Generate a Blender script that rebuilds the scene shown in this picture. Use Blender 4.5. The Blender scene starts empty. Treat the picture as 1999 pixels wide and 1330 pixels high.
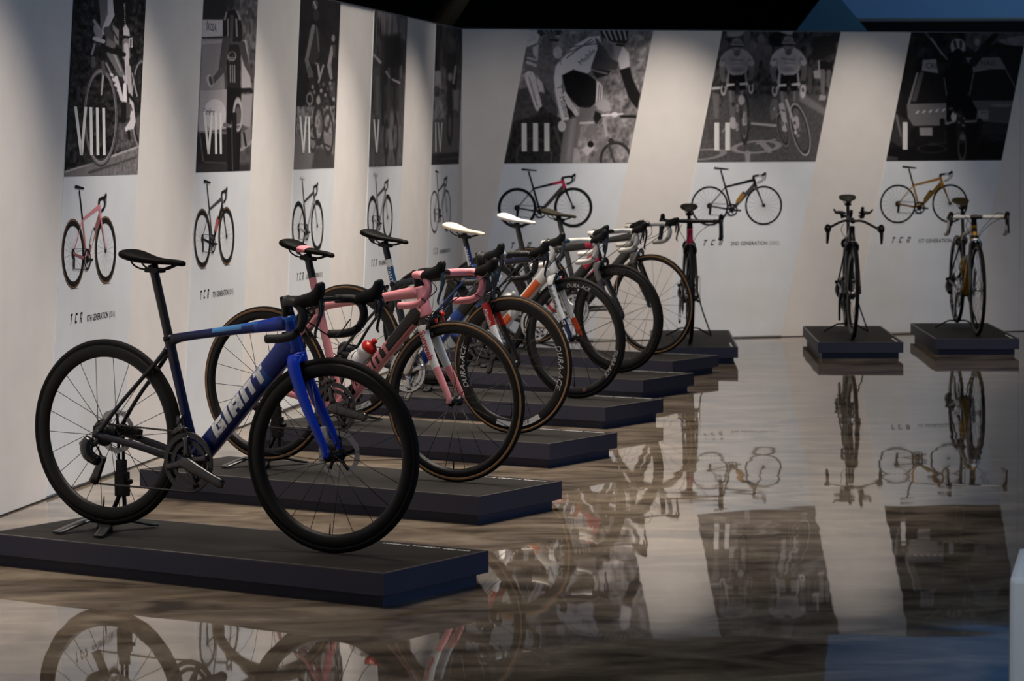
import bpy, bmesh, math, random
import numpy as np
from mathutils import Matrix, Vector
random.seed(4); rng = np.random.default_rng(7)
PI = math.pi
SC = bpy.context.scene
COL = SC.collection

# ------------------------------------------------------------------ camera
def vn(v): v = np.array(v, float); return v / np.linalg.norm(v)
pitch = math.atan(374 / 5366.); roll = 0.0049
f_ = np.array([0, math.cos(pitch), -math.sin(pitch)]); u_ = np.array([0, math.sin(pitch), math.cos(pitch)]); x_ = np.array([1., 0, 0])
xr = math.cos(roll) * x_ - math.sin(roll) * u_; ur = math.sin(roll) * x_ + math.cos(roll) * u_
cam = bpy.data.cameras.new('camera'); camo = bpy.data.objects.new('camera', cam); COL.objects.link(camo)
camo.matrix_world = Matrix([[xr[i], ur[i], -f_[i], (0, 0, 1.503)[i]] for i in range(3)] + [[0, 0, 0, 1]])
cam.sensor_width = 36; cam.lens = 96.64; cam.clip_end = 200
cam.dof.use_dof = True; cam.dof.focus_distance = 11.6; cam.dof.aperture_fstop = 6.5
SC.camera = camo
SC.view_settings.view_transform = 'Standard'; SC.view_settings.look = 'None'
SC.view_settings.exposure = 0.75; SC.view_settings.gamma = 1; SC.view_settings.use_curve_mapping = False

# ------------------------------------------------------------------ world and lights
w = bpy.data.worlds.new('dim_hall'); SC.world = w; w.use_nodes = True
w.node_tree.nodes['Background'].inputs[0].default_value = (.55, .70, 1, 1)
w.node_tree.nodes['Background'].inputs[1].default_value = 0.022
CORNER = np.array([-.375, 21.14, 0]); AL = math.radians(10.0); AB = math.radians(14.9)
LD = np.array([math.sin(AL), math.cos(AL), 0]); BD = np.array([math.cos(AB), math.sin(AB), 0])
def wall_matrix(which):
    X = LD if which == 'left' else BD
    Y = np.cross([0, 0, 1], X)
    return Matrix([[X[i], Y[i], (0, 0, 1)[i], CORNER[i]] for i in range(3)] + [[0, 0, 0, 1]])
WM = {'left': wall_matrix('left'), 'back': wall_matrix('back')}
def aim(o, target):
    o.rotation_euler = (Vector(target) - o.location).to_track_quat('-Z', 'Y').to_euler()
def spot(wall, x, out, z, tx, tz, energy, size=62, blend=.9, colr=(1, .88, .77), tout=0):
    l = bpy.data.lights.new('ceiling_spot', 'SPOT'); l.energy = energy; l.spot_size = math.radians(size)
    l.spot_blend = blend; l.color = colr; l.shadow_soft_size = .05
    o = bpy.data.objects.new('ceiling_spot', l); COL.objects.link(o)
    o.location = WM[wall] @ Vector((x, -out, z)); aim(o, WM[wall] @ Vector((tx, -tout, tz)))
    return o
for x in (-12.2, -10.2, -8.2, -6.15, -4.1, -1.9):
    spot('left', x, 1.7, 3.7, x, .30, 182, 48, 1)
for x, e in ((1.60, 175), (3.2, 108)):
    spot('back', x, 1.6, 3.6, x + .02, .92, e, 46, 1)
spot('back', .0, 1.9, 3.6, .45, .3, 32, 60)
def area(loc, target, sx, sy, e, c, spread=180):
    l = bpy.data.lights.new('soft_light', 'AREA'); l.shape = 'RECTANGLE'; l.size = sx; l.size_y = sy; l.energy = e; l.color = c; l.spread = math.radians(spread)
    o = bpy.data.objects.new('soft_light', l); COL.objects.link(o); o.location = loc; aim(o, target)
area((8.5, 5.5, 2.8), (.2, 14, .6), 4, 2, 120, (.36, .62, 1))
area((-.2, 14.4, 4.2), (-.2, 14.4, 0), 1.4, 8, 92, (1, .89, .78), 62)
area((-1.9, 9.0, 4.2), (-1.9, 9.0, 0), 1.2, 2.0, 16, (1, .89, .78), 75)  # added fill lamp, brightens the floor around the nearest bicycle
area((3.0, 17.6, 4.2), (2.8, 19.8, 0), 3, 2, 14, (1, .88, .78), 80)
area((1.6, 4.6, 3.4), (1.45, 7.2, .3), .6, .6, 2.6, (.85, .92, 1), 50)  # added unseen fill lamp that lifts the pale plinth
area((6.5, 24.5, 5.6), (6.0, 28, 3.8), 3, 1, 50, (.5, .75, 1))  # added lamp hidden beyond the wall, brightens the blue upper wall

# ------------------------------------------------------------------ materials
MATS = {}
def mat(name, col=(.5, .5, .5), rough=.5, metal=0., coat=0., spec=.5, attr=False, emit=0, bump=None):
    if name in MATS: return MATS[name]
    m = bpy.data.materials.new(name); m.use_nodes = True; nt = m.node_tree; b = nt.nodes['Principled BSDF']
    b.inputs['Roughness'].default_value = rough; b.inputs['Metallic'].default_value = metal
    b.inputs['Coat Weight'].default_value = coat; b.inputs['Coat Roughness'].default_value = .06
    b.inputs['Specular IOR Level'].default_value = spec
    if attr:
        a = nt.nodes.new('ShaderNodeAttribute'); a.attribute_name = 'Col'
        nt.links.new(a.outputs['Color'], b.inputs['Base Color'])
    else:
        n = nt.nodes.new('ShaderNodeTexNoise'); n.inputs['Scale'].default_value = 6
        tc = nt.nodes.new('ShaderNodeTexCoord'); nt.links.new(tc.outputs['Object'], n.inputs['Vector'])
        r = nt.nodes.new('ShaderNodeValToRGB'); c = np.array(col)
        r.color_ramp.elements[0].color = (*(c * .93), 1); r.color_ramp.elements[1].color = (*np.clip(c * 1.07, 0, 1), 1)
        nt.links.new(n.outputs['Fac'], r.inputs['Fac']); nt.links.new(r.outputs['Color'], b.inputs['Base Color'])
    if bump:
        n2 = nt.nodes.new('ShaderNodeTexNoise'); n2.inputs['Scale'].default_value = bump[0]
        tc2 = nt.nodes.new('ShaderNodeTexCoord'); nt.links.new(tc2.outputs['Object'], n2.inputs['Vector'])
        bp = nt.nodes.new('ShaderNodeBump'); bp.inputs['Strength'].default_value = bump[1]; bp.inputs['Distance'].default_value = .002
        nt.links.new(n2.outputs['Fac'], bp.inputs['Height']); nt.links.new(bp.outputs['Normal'], b.inputs['Normal'])
    if emit:
        b.inputs['Emission Color'].default_value = (*col, 1); b.inputs['Emission Strength'].default_value = emit
    MATS[name] = m; return m
M_PAINT = mat('glossy_paint', rough=.36, coat=.3, spec=.22, attr=True)
M_PRINT = mat('matte_print', rough=.7, spec=.12, attr=True)
M_SATIN = mat('satin_attr', rough=.6, attr=True, spec=.12)
M_RIM = mat('carbon_rim', rough=.45, spec=.22, attr=True)
M_BLACK = mat('satin_black', (.005, .005, .0052), .42, spec=.22)
M_GLOSS = mat('gloss_black', (.008, .008, .009), .2, coat=.4)
M_RUBBER = mat('rubber', (.012, .012, .012), .7)
M_STEEL = mat('steel', (.45, .45, .46), .3, 1)
M_DKSTEEL = mat('dark_steel', (.05, .05, .052), .4, .7)
M_SPOKE = mat('spoke_metal', (.004, .004, .004), .5, 0)
M_SPOKE2 = mat('bright_spoke', (.25, .25, .26), .35, .9)
M_WALL = mat('warm_white_wall', (.76, .725, .69), .7)
M_PANEL = mat('cool_white_panel', (.74, .77, .80), .38)
M_DARK = mat('charcoal', (.02, .02, .022), .6)
M_VOID = mat('black_ceiling', (.004, .004, .004), .9, spec=.1)
M_SLAB = mat('slab_laminate', (.032, .033, .056), .55, spec=.3)
M_SLABTOP = mat('slab_top', (.016, .0145, .013), .7, spec=.15, bump=(60, .15))
M_EDGE = mat('slab_edge', (.055, .05, .054), .4)
M_BLUE = mat('blue_wall_paint', (.10, .20, .36), .7)
M_TEAL = mat('teal_wall_paint', (.03, .10, .16), .7)
M_BROWN = mat('brown_beam', (.22, .12, .05), .7)
M_PALE = mat('pale_grey_laminate', (.72, .74, .76), .5)

def floor_mat():
    m = bpy.data.materials.new('polished_stone'); m.use_nodes = True; nt = m.node_tree; N = nt.nodes; L = nt.links
    b = N['Principled BSDF']; tc = N.new('ShaderNodeTexCoord')
    mp = N.new('ShaderNodeMapping'); mp.inputs['Scale'].default_value = (.8, 1.5, 1); mp.inputs['Rotation'].default_value = (0, 0, .15)
    L.new(tc.outputs['Object'], mp.inputs['Vector'])
    n1 = N.new('ShaderNodeTexNoise'); n1.inputs['Scale'].default_value = 3.0; n1.inputs['Detail'].default_value = 8; n1.inputs['Roughness'].default_value = .62; n1.inputs['Distortion'].default_value = .7
    L.new(mp.outputs[0], n1.inputs['Vector'])
    r = N.new('ShaderNodeValToRGB'); e = r.color_ramp.elements
    e[0].position = .34; e[0].color = (.055, .043, .032, 1); e[1].position = .70; e[1].color = (.29, .24, .18, 1)
    k = e.new(.5); k.color = (.155, .122, .09, 1)
    L.new(n1.outputs['Fac'], r.inputs['Fac']); L.new(r.outputs['Color'], b.inputs['Base Color'])
    b.inputs['Roughness'].default_value = .022; b.inputs['IOR'].default_value = 1.46
    n2 = N.new('ShaderNodeTexNoise'); n2.inputs['Scale'].default_value = 1.5; n2.inputs['Detail'].default_value = 1.6; n2.inputs['Roughness'].default_value = .45
    L.new(tc.outputs['Object'], n2.inputs['Vector'])
    bp = N.new('ShaderNodeBump'); bp.inputs['Strength'].default_value = 1; bp.inputs['Distance'].default_value = .0019
    L.new(n2.outputs['Fac'], bp.inputs['Height']); L.new(bp.outputs['Normal'], b.inputs['Normal'])
    return m
M_FLOOR = floor_mat()

# ------------------------------------------------------------------ mesh builder
class MB:
    def __init__(s): s.v = []; s.f = []; s.c = []; s.n = 0; s.flat = []
    def add(s, V, F, c=(.5, .5, .5), flat=False):
        V = np.asarray(V, float).reshape(-1, 3); s.v.append(V)
        for i, q in enumerate(F):
            s.f.append([a + s.n for a in q]); s.flat.append(flat)
            s.c.append(c[i] if isinstance(c, list) else c)
        s.n += len(V); return s
    def box(s, lo, hi, c=(.5, .5, .5), bev=0.):
        lo = np.array(lo, float); hi = np.array(hi, float)
        if bev:
            bev = min(bev, *( (hi - lo) * .45))
            bm = bmesh.new(); bmesh.ops.create_cube(bm, size=1)
            for q in bm.verts: q.co = Vector((lo + (np.array(q.co) + .5) * (hi - lo)))
            bmesh.ops.bevel(bm, geom=bm.edges[:], offset=bev, segments=2, affect='EDGES', profile=.7)
            bm.verts.index_update()
            s.add([q.co[:] for q in bm.verts], [[a.index for a in q.verts] for q in bm.faces], c, True); bm.free(); return s
        V = [(x, y, z) for x in (lo[0], hi[0]) for y in (lo[1], hi[1]) for z in (lo[2], hi[2])]
        return s.add(V, [(0, 1, 3, 2), (4, 6, 7, 5), (0, 4, 5, 1), (2, 3, 7, 6), (0, 2, 6, 4), (1, 5, 7, 3)], c, True)
    def loft(s, P, A, B=None, ref=(0, 1, 0), seg=14, colf=None, c=(.5, .5, .5), ex=2.0, sub=1, caps=True):
        """tube along points P; A half width along ref side, B half width across"""
        P = np.asarray(P, float); K = len(P)
        A = np.full(K, A, float) if np.isscalar(A) else np.asarray(A, float)
        B = A if B is None else (np.full(K, B, float) if np.isscalar(B) else np.asarray(B, float))
        if sub > 1:
            t = np.arange(K); tt = np.linspace(0, K - 1, (K - 1) * sub + 1)
            if K > 2:
                def cr(D):
                    D = np.asarray(D); out = []
                    for q in tt:
                        i = min(int(q), K - 2); u = q - i
                        p0 = D[max(i - 1, 0)] if i > 0 else 2 * D[0] - D[1]; p1 = D[i]; p2 = D[i + 1]; p3 = D[i + 2] if i + 2 < K else 2 * D[-1] - D[-2]
                        out.append(.5 * ((2 * p1) + (-p0 + p2) * u + (2 * p0 - 5 * p1 + 4 * p2 - p3) * u * u + (-p0 + 3 * p1 - 3 * p2 + p3) * u ** 3))
                    return np.array(out)
                P = cr(P); A = cr(A); B = cr(B)
            else:
                P = np.array([np.interp(tt, t, P[:, i]) for i in range(3)]).T; A = np.interp(tt, t, A); B = np.interp(tt, t, B)
            K = len(P)
        T = np.gradient(P, axis=0); T /= np.linalg.norm(T, axis=1)[:, None]
        ref = vn(ref); V = []; S = None
        th = np.linspace(0, 2 * PI, seg, endpoint=False)
        ct = np.sign(np.cos(th)) * np.abs(np.cos(th)) ** (2 / ex); st = np.sign(np.sin(th)) * np.abs(np.sin(th)) ** (2 / ex)
        for k in range(K):
            base = ref if S is None or abs(np.dot(ref, T[k])) < .75 else S
            q = base - np.dot(base, T[k]) * T[k]
            if np.linalg.norm(q) < 1e-4: q = np.cross(T[k], (0, 0, 1.)) if abs(T[k][2]) < .9 else np.cross(T[k], (1., 0, 0))
            S = vn(q); N = np.cross(T[k], S)
            V.append(P[k] + np.outer(ct * A[k], S) + np.outer(st * B[k], N))
        V = np.concatenate(V); F = []; cc = []
        for k in range(K - 1):
            for j in range(seg):
                j2 = (j + 1) % seg
                F.append((k * seg + j, k * seg + j2, (k + 1) * seg + j2, (k + 1) * seg + j))
                if colf: cc.append(colf((k + .5) / (K - 1), (j + .5) / seg, (P[k] + P[k + 1]) / 2))
        if caps:
            F.append(tuple(range(seg))[::-1]); F.append(tuple((K - 1) * seg + j for j in range(seg)))
            if colf: cc += [colf(0, 0, P[0]), colf(1, 0, P[-1])]
        return s.add(V, F, cc if colf else c)
    def rev(s, prof, seg=48, axis='y', c=(.5, .5, .5), cols=None, closed=False, center=(0, 0, 0)):
        """revolve (r, h) profile about axis"""
        V = []; n = len(prof)
        for k in range(seg):
            a = 2 * PI * k / seg; co, si = math.cos(a), math.sin(a)
            for r, h in prof:
                V.append((r * co, h, r * si) if axis == 'y' else ((r * co, r * si, h) if axis == 'z' else (h, r * co, r * si)))
        V = np.array(V) + np.array(center); F = []; cc = []
        for k in range(seg):
            k2 = (k + 1) % seg
            for i in range(n if closed else n - 1):
                i2 = (i + 1) % n
                F.append((k * n + i, k * n + i2, k2 * n + i2, k2 * n + i)); cc.append(cols[i] if cols else c)
        return s.add(V, F, cc)
    def xf(s, M):
        M = np.array(M)
        s.v = [np.c_[q, np.ones(len(q))] @ M.T[:, :3] for q in s.v]; return s
    def mesh(s, name, material):
        me = bpy.data.meshes.new(name); me.from_pydata(np.concatenate(s.v).tolist(), [], s.f)
        me.materials.append(material)
        at = me.color_attributes.new('Col', 'FLOAT_COLOR', 'CORNER')
        ls = np.array([len(q) for q in s.f]); cols = np.repeat(np.array([tuple(q[:3]) + (1.,) for q in s.c], float), ls, axis=0)
        at.data.foreach_set('color', cols.ravel().astype(np.float32))
        me.polygons.foreach_set('use_smooth', [not q for q in s.flat]); me.update()
        return me
    def obj(s, name, material, parent=None, M=None):
        return link(name, s.mesh(name, material), parent, M)
def link(name, me, parent=None, M=None):
    o = bpy.data.objects.new(name, me); COL.objects.link(o)
    if parent is not None: o.parent = parent
    if M is not None: o.matrix_local = M
    return o
def tag(o, label=None, cat=None, group=None, kind=None):
    for k, q in (('label', label), ('category', cat), ('group', group), ('kind', kind)):
        if q: o[k] = q
    return o
def empty(name, M, label, cat, group=None):
    o = bpy.data.objects.new(name, None); COL.objects.link(o); o.matrix_world = M; o.empty_display_size = .1
    return tag(o, label, cat, group)
def hx(h):
    q = [int(h[i:i + 2], 16) / 255 for i in (0, 2, 4)]
    return tuple((a / 12.92 if a < .04045 else ((a + .055) / 1.055) ** 2.4) for a in q)

# ------------------------------------------------------------------ flat lettering
def text2d(s, size, align='LEFT', shear=0., spacing=1.0, xs=1.0, bold=0.):
    cu = bpy.data.curves.new('t', 'FONT'); cu.body = s; cu.size = size; cu.shear = shear; cu.space_character = spacing
    cu.resolution_u = 2; cu.offset = bold; cu.align_x = align
    o = bpy.data.objects.new('t', cu); me = bpy.data.meshes.new_from_object(o)
    V = np.array([q.co[:2] for q in me.vertices]).reshape(-1, 2) * (xs, 1); F = [tuple(p.vertices) for p in me.polygons]
    bpy.data.objects.remove(o); bpy.data.curves.remove(cu); bpy.data.meshes.remove(me)
    return V, F
def slice2d(V, F, ax, cuts):
    bm = bmesh.new(); vs = [bm.verts.new((a, b, 0)) for a, b in V]
    for f in F:
        try: bm.faces.new([vs[i] for i in f])
        except ValueError: pass
    for c in cuts:
        co = (c, 0, 0) if ax == 0 else (0, c, 0); no = (1, 0, 0) if ax == 0 else (0, 1, 0)
        bmesh.ops.bisect_plane(bm, geom=bm.verts[:] + bm.edges[:] + bm.faces[:], plane_co=co, plane_no=no)
    bm.verts.index_update(); V = np.array([q.co[:2] for q in bm.verts]); F = [tuple(q.index for q in p.verts) for p in bm.faces]
    bm.free(); return V, F
# squared stroke letters in a 1 x 1.4 box
GL = {'G': [[(1, 1.2), (.1, 1.2), (.1, .2), (.9, .2), (.9, .7), (.5, .7)]], 'I': [[(.1, 0), (.1, 1.4)]],
      'A': [[(.1, 0), (.1, 1.2), (.9, 1.2), (.9, 0)], [(.1, .55), (.9, .55)]], 'N': [[(.1, 0), (.1, 1.2), (.9, 1.2), (.9, 0)]],
      'T': [[(0, 1.2), (1., 1.2)], [(.5, 1.2), (.5, 0)]], 'C': [[(1, 1.2), (.1, 1.2), (.1, .2), (1, .2)]],
      'R': [[(.1, 0), (.1, 1.2), (.8, 1.2), (.8, .65), (.1, .6)], [(.45, .6), (.9, 0)]],
      'S': [[(1, 1.2), (.1, 1.2), (.1, .7), (.9, .7), (.9, .2), (0, .2)]], 'L': [[(.1, 1.4), (.1, .2), (1, .2)]]}
def strokes2d(s, h, w=.75, th=.2, gap=.3, shear=.2, thy=None):
    """letters of height h built from strokes"""
    V = []; F = []; x0 = 0; k = h / 1.4; thy = thy or th
    for ch in s:
        wd = .2 if ch == 'I' else 1.
        for pl in GL[ch]:
            for (a, b), (c, d) in zip(pl[:-1], pl[1:]):
                if abs(a - c) < 1e-6: lo = min(b, d) - (thy if min(b, d) > .01 and ch != 'I' else 0); hi = max(b, d) + (thy if max(b, d) < 1.39 else 0); lo = max(lo, 0); q = [(a - th, lo), (a + th, lo), (a + th, hi), (a - th, hi)]
                elif abs(b - d) < 1e-6: q = [(min(a, c), b - thy), (max(a, c), b - thy), (max(a, c), b + thy), (min(a, c), b + thy)]
                else: q = [(a - th, b), (a + th, b), (c + th, d), (c - th, d)]
                n = len(V); V += [((x0 + px * w + shear * py) * k, min(max(py, 0), 1.4) * k) for px, py in q]; F.append((n, n + 1, n + 2, n + 3))
        x0 += wd * w + gap
    return np.array(V), F
def wrap_on(mb, V, F, p0, p1, side, a, b, c, ex=2.0, off=.0007, cuts=5):
    """lay 2D lettering (x along p0->p1, y across) on the side of a straight tube"""
    p0 = np.array(p0, float); p1 = np.array(p1, float); T = vn(p1 - p0); S = np.array(side, float); S = vn(S - S @ T * T); N = np.cross(S, T)
    if True:
        y0, y1 = V[:, 1].min(), V[:, 1].max()
        V, F = slice2d(V, F, 1, np.linspace(y0, y1, cuts + 2)[1:-1])
    y = np.clip(V[:, 1], -b * .985, b * .985)
    h = a * (1 - np.abs(y / b) ** ex) ** (1 / ex) + off
    mb.add(p0 + np.outer(V[:, 0], T) + np.outer(y, N) + np.outer(h, S), F, c, True)

# ------------------------------------------------------------------ room
def struct(o): o['kind'] = 'structure'; return o
m = MB(); m.add([(-9, -2, 0), (16, -2, 0), (16, 32, 0), (-9, 32, 0)], [(0, 1, 2, 3)]); 
struct(m.obj('floor', M_FLOOR))
WH = 2.42
m = MB(); m.box((-22, 0, 0), (.0, .12, WH)); struct(m.obj('wall_left', M_WALL, M=WM['left']))
m = MB(); m.box((0, 0, 0), (4.66, .12, WH)); struct(m.obj('wall_back', M_WALL, M=WM['back']))
m = MB(); m.box((4.664, .004, 0), (9.5, .12, WH)); struct(m.obj('wall_right', M_WALL, M=WM['back']))
m = MB(); m.box((-22, -.006, 0), (0, 0, .006)); struct(m.obj('base_shadow_left', M_DARK, M=WM['left']))  # dark strip painting the shadow gap where wall meets floor
m = MB(); m.box((0, -.006, 0), (9.5, 0, .006)); struct(m.obj('base_shadow_back', M_DARK, M=WM['back']))  # same shadow gap drawn as a dark strip, back wall
m = MB(); m.box((-22, -.004, WH), (0, .124, WH + .006)); struct(m.obj('trim_1', M_EDGE, M=WM['left']))
m = MB(); m.box((0, -.004, WH), (9.5, .124, WH + .006)); struct(m.obj('trim_2', M_EDGE, M=WM['back']))
m = MB(); m.box((-9, -2, 6.2), (16, 32, 6.3)); struct(m.obj('ceiling', M_VOID))
m = MB(); m.box((-9, 31.8, 0), (16, 32, 6.2)); struct(m.obj('wall_far', M_VOID))
# blue upper volume beyond the wall, teal gable fin, brown beam
def prism(mb, pts, y0, y1, c=(.5, .5, .5)):
    n = len(pts); V = [(x, y0, z) for x, z in pts] + [(x, y1, z) for x, z in pts]
    F = [tuple(range(n)), tuple(range(n, 2 * n))[::-1]] + [((i + 1) % n, i, n + i, n + (i + 1) % n) for i in range(n)]
    return mb.add(V, F, c, True)
m = MB(); prism(m, [(3.50, 2.80), (8, 2.80), (8, 6.2), (3.1, 6.2), (3.25, 3.0)], 28.0, 28.3); struct(m.obj('wall_upper', M_BLUE))
m = MB(); m.box((3.50, 27.9, 2.765), (8, 28.3, 2.805), bev=.01); struct(m.obj('trim_3', M_EDGE))
m = MB(); prism(m, [(2.50, 2.3), (3.70, 2.3), (3.13, 2.99), (3.03, 2.99)], 26.6, 26.75); struct(m.obj('wall_gable', M_TEAL))
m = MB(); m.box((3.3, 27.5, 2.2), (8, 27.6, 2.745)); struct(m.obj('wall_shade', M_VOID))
m = MB(); m.loft([(-.63, 23.5, 2.5), (-.3, 23.6, 3.0)], .09, .03, ref=(1, 0, 0), seg=4); tag(m.obj('ceiling_beam', M_BROWN), kind='structure'); bpy.data.objects['ceiling_beam'].name = 'trim_4'

# ------------------------------------------------------------------ printed photographs (grey values painted on a fine grid)
def vnoise(shape, cells, seed):
    r = np.random.default_rng(seed); g = r.random((cells[1] + 2, cells[0] + 2))
    y = np.linspace(0, cells[1], shape[0]); x = np.linspace(0, cells[0], shape[1]); yi = y.astype(int); xi = x.astype(int)
    fy = (y - yi)[:, None]; fx = (x - xi)[None]; fy = fy * fy * (3 - 2 * fy); fx = fx * fx * (3 - 2 * fx)
    a = g[yi][:, xi]; b = g[yi][:, xi + 1]; c = g[yi + 1][:, xi]; d = g[yi + 1][:, xi + 1]
    return (a * (1 - fx) + b * fx) * (1 - fy) + (c * (1 - fx) + d * fx) * fy
class Cv:
    """grey canvas sampled at X, Y (print coordinates, y down)"""
    def __init__(s, X, Y, g, soft): s.X = X; s.Y = Y; s.g = np.full(X.shape, float(g)); s.s = soft
    def mix(s, d, g, soft=None, op=1.): k = soft or s.s; a = np.clip(.5 - d / k, 0, 1) * op; s.g = s.g * (1 - a) + (g if np.isscalar(g) else g) * a
    def P(s, pts, g, soft=None, op=1.):
        pts = np.array(pts, float); n = len(pts); d = np.full(s.X.shape, 1e9); ins = np.zeros(s.X.shape, bool)
        for i in range(n):
            ax, ay = pts[i]; bx, by = pts[(i + 1) % n]; ex, ey = bx - ax, by - ay; L = ex * ex + ey * ey + 1e-9
            t = np.clip(((s.X - ax) * ex + (s.Y - ay) * ey) / L, 0, 1)
            d = np.minimum(d, np.hypot(s.X - ax - t * ex, s.Y - ay - t * ey))
            if ay != by: ins ^= ((ay > s.Y) != (by > s.Y)) & (s.X < (bx - ax) * (s.Y - ay) / (by - ay) + ax)
        s.mix(np.where(ins, -d, d), g, soft, op)
    def C(s, x1, y1, x2, y2, r1, r2, g, soft=None, op=1.):
        ex, ey = x2 - x1, y2 - y1; L = ex * ex + ey * ey + 1e-9; t = np.clip(((s.X - x1) * ex + (s.Y - y1) * ey) / L, 0, 1)
        s.mix(np.hypot(s.X - x1 - t * ex, s.Y - y1 - t * ey) - (r1 + (r2 - r1) * t), g, soft, op)
    def E(s, cx, cy, rx, ry, g, rot=0, soft=None, op=1.):
        c, q = math.cos(rot), math.sin(rot); x = (s.X - cx) * c + (s.Y - cy) * q; y = -(s.X - cx) * q + (s.Y - cy) * c
        s.mix((np.hypot(x / rx, y / ry) - 1) * min(rx, ry), g, soft, op)
    def RING(s, cx, cy, rx, ry, th, g, rot=0, soft=None, op=1.):
        c, q = math.cos(rot), math.sin(rot); x = (s.X - cx) * c + (s.Y - cy) * q; y = -(s.X - cx) * q + (s.Y - cy) * c
        s.mix(np.abs(np.hypot(x / rx, y / ry) - 1) * min(rx, ry) - th / 2, g, soft, op)
    def N(s, amp, cells, seed, mask=None):
        n = vnoise(s.X.shape, cells, seed) - .5; s.g = s.g + n * amp * (1 if mask is None else mask)
def pic3(c):
    c.N(55, (20, 20), 1); c.N(40, (60, 50), 2)
    c.P([(280, 90), (420, 90), (380, 230), (280, 260)], 175)
    c.E(490, 105, 105, 52, 48); c.C(440, 140, 580, 145, 5, 5, 150)
    for k in range(3): c.C(440 + 40 * k, 95, 470 + 36 * k, 125, 6, 4, 120)
    c.P([(290, 240), (400, 200), (520, 250), (600, 300), (560, 360), (540, 500), (520, 700), (440, 650), (400, 480), (290, 470), (265, 330)], 88, 10)
    c.E(490, 200, 66, 88, 84); c.P([(500, 160), (570, 170), (560, 240), (520, 270)], 108, 12); c.C(500, 178, 566, 180, 9, 9, 26); c.E(562, 285, 38, 52, 165); c.P([(345, 240), (400, 210), (390, 350), (350, 300)], 160)
    c.C(300, 330, 380, 350, 8, 8, 150); c.C(300, 370, 370, 395, 12, 12, 160)
    c.P([(220, 600), (450, 560), (570, 760), (560, 900), (300, 930), (160, 930)], 62, 14)
    c.C(320, 490, 400, 760, 45, 30, 172); c.C(315, 500, 385, 740, 6, 6, 90, op=.7); c.P([(380, 500), (430, 540), (450, 630), (400, 620)], 165)
    c.E(430, 800, 35, 50, 45); c.P([(95, 1245), (185, 880), (500, 800), (640, 880), (640, 1245)], 36, 20); c.N(22, (50, 50), 4)
    c.C(540, 930, 640, 1240, 14, 8, 60); c.RING(360, 1180, 150, 160, 14, 62)
    c.P([(545, 400), (600, 340), (700, 230), (830, 150), (930, 140), (960, 300), (880, 420), (820, 465), (700, 430), (600, 480), (600, 620), (640, 760), (662, 858), (600, 872), (545, 650), (530, 500)], 188, 8)
    c.E(795, 325, 95, 135, 205, .5); 
    for k in range(3): c.C(640 + 10 * k, 330 - 45 * k, 860 + 18 * k, 165 + 22 * k, 5, 5, 80)
    for k in range(4): c.C(890 + 8 * k, 160 + 4 * k, 925 + 6 * k, 290 - 8 * k, 4, 4, 75)
    c.P([(930, 190), (1000, 330), (1100, 370), (1075, 430), (900, 440), (850, 415), (890, 300)], 60)
    c.P([(985, 190), (1080, 300), (1060, 350), (960, 330), (930, 250)], 70, 10); c.P([(985, 180), (1140, 200), (1142, 240), (1158, 272), (1138, 290), (1132, 320), (1100, 352), (1050, 345), (1000, 290)], 122, 8); c.P([(990, 200), (1040, 210), (1060, 330), (1010, 300)], 92, 16); c.C(1080, 215, 1140, 225, 10, 10, 34); c.C(1108, 322, 1130, 318, 5, 4, 50); c.E(985, 225, 20, 34, 104)
    c.P([(925, 95), (1175, 90), (1180, 180), (1150, 212), (1030, 192), (950, 150)], 42)
    for k in range(5): c.C(960 + 45 * k, 95, 1000 + 40 * k, 175, 7, 5, 165)
    c.P([(598, 480), (700, 430), (820, 465), (895, 520), (908, 700), (840, 765), (740, 750), (640, 640)], 20)
    c.P([(845, 420), (1030, 440), (1000, 480), (900, 505)], 30); c.C(850, 430, 990, 465, 8, 8, 150, op=.6)
    c.P([(1130, 230), (1185, 290), (1192, 400), (1110, 432), (1088, 340)], 178); c.P([(1100, 430), (1195, 410), (1215, 500), (1282, 640), (1262, 775), (1180, 670)], 20)
    for k in range(3): c.C(612 + 6 * k, 650 - 14 * k, 705 + 18 * k, 840 - 12 * k, 7, 6, 190)
    c.P([(905, 525), (955, 570), (950, 690), (893, 712)], 185); c.C(925, 560, 912, 700, 4, 4, 60); c.C(942, 570, 932, 695, 4, 4, 60)
    c.P([(630, 720), (730, 840), (665, 862)], 22)
    c.P([(660, 862), (740, 830), (780, 760), (900, 750), (895, 850), (770, 890), (750, 1010), (700, 1240), (580, 1240), (620, 900)], 92, 14); c.C(700, 860, 655, 1200, 22, 16, 118, 40)
    c.P([(888, 720), (960, 682), (1005, 690), (1032, 780), (930, 800)], 150, 8); c.P([(880, 760), (960, 790), (920, 900), (840, 1020), (780, 1000), (830, 920)], 100, 10)
    c.P([(890, 780), (960, 820), (900, 900), (870, 850)], 24); c.E(600, 915, 34, 48, 165); c.E(565, 860, 25, 20, 40)
    c.C(760, 890, 870, 885, 9, 9, 165); c.C(950, 822, 1130, 808, 9, 6, 195); c.C(1120, 830, 1245, 832, 13, 13, 26); c.E(1060, 815, 30, 22, 190)
    c.C(965, 850, 1005, 1080, 12, 16, 140); c.C(1000, 1020, 860, 1225, 17, 20, 96); c.E(1028, 1040, 26, 24, 40)
    c.RING(1070, 1205, 130, 148, 26, 42); c.RING(1070, 1205, 112, 130, 5, 120); c.C(1010, 1080, 1060, 1235, 13, 10, 55)
    c.P([(770, 1120), (850, 1050), (880, 1110), (820, 1170)], 158); c.E(850, 1070, 28, 28, 22); c.P([(690, 1235), (705, 1100), (740, 1110), (770, 1235)], 150, op=.7)
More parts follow.
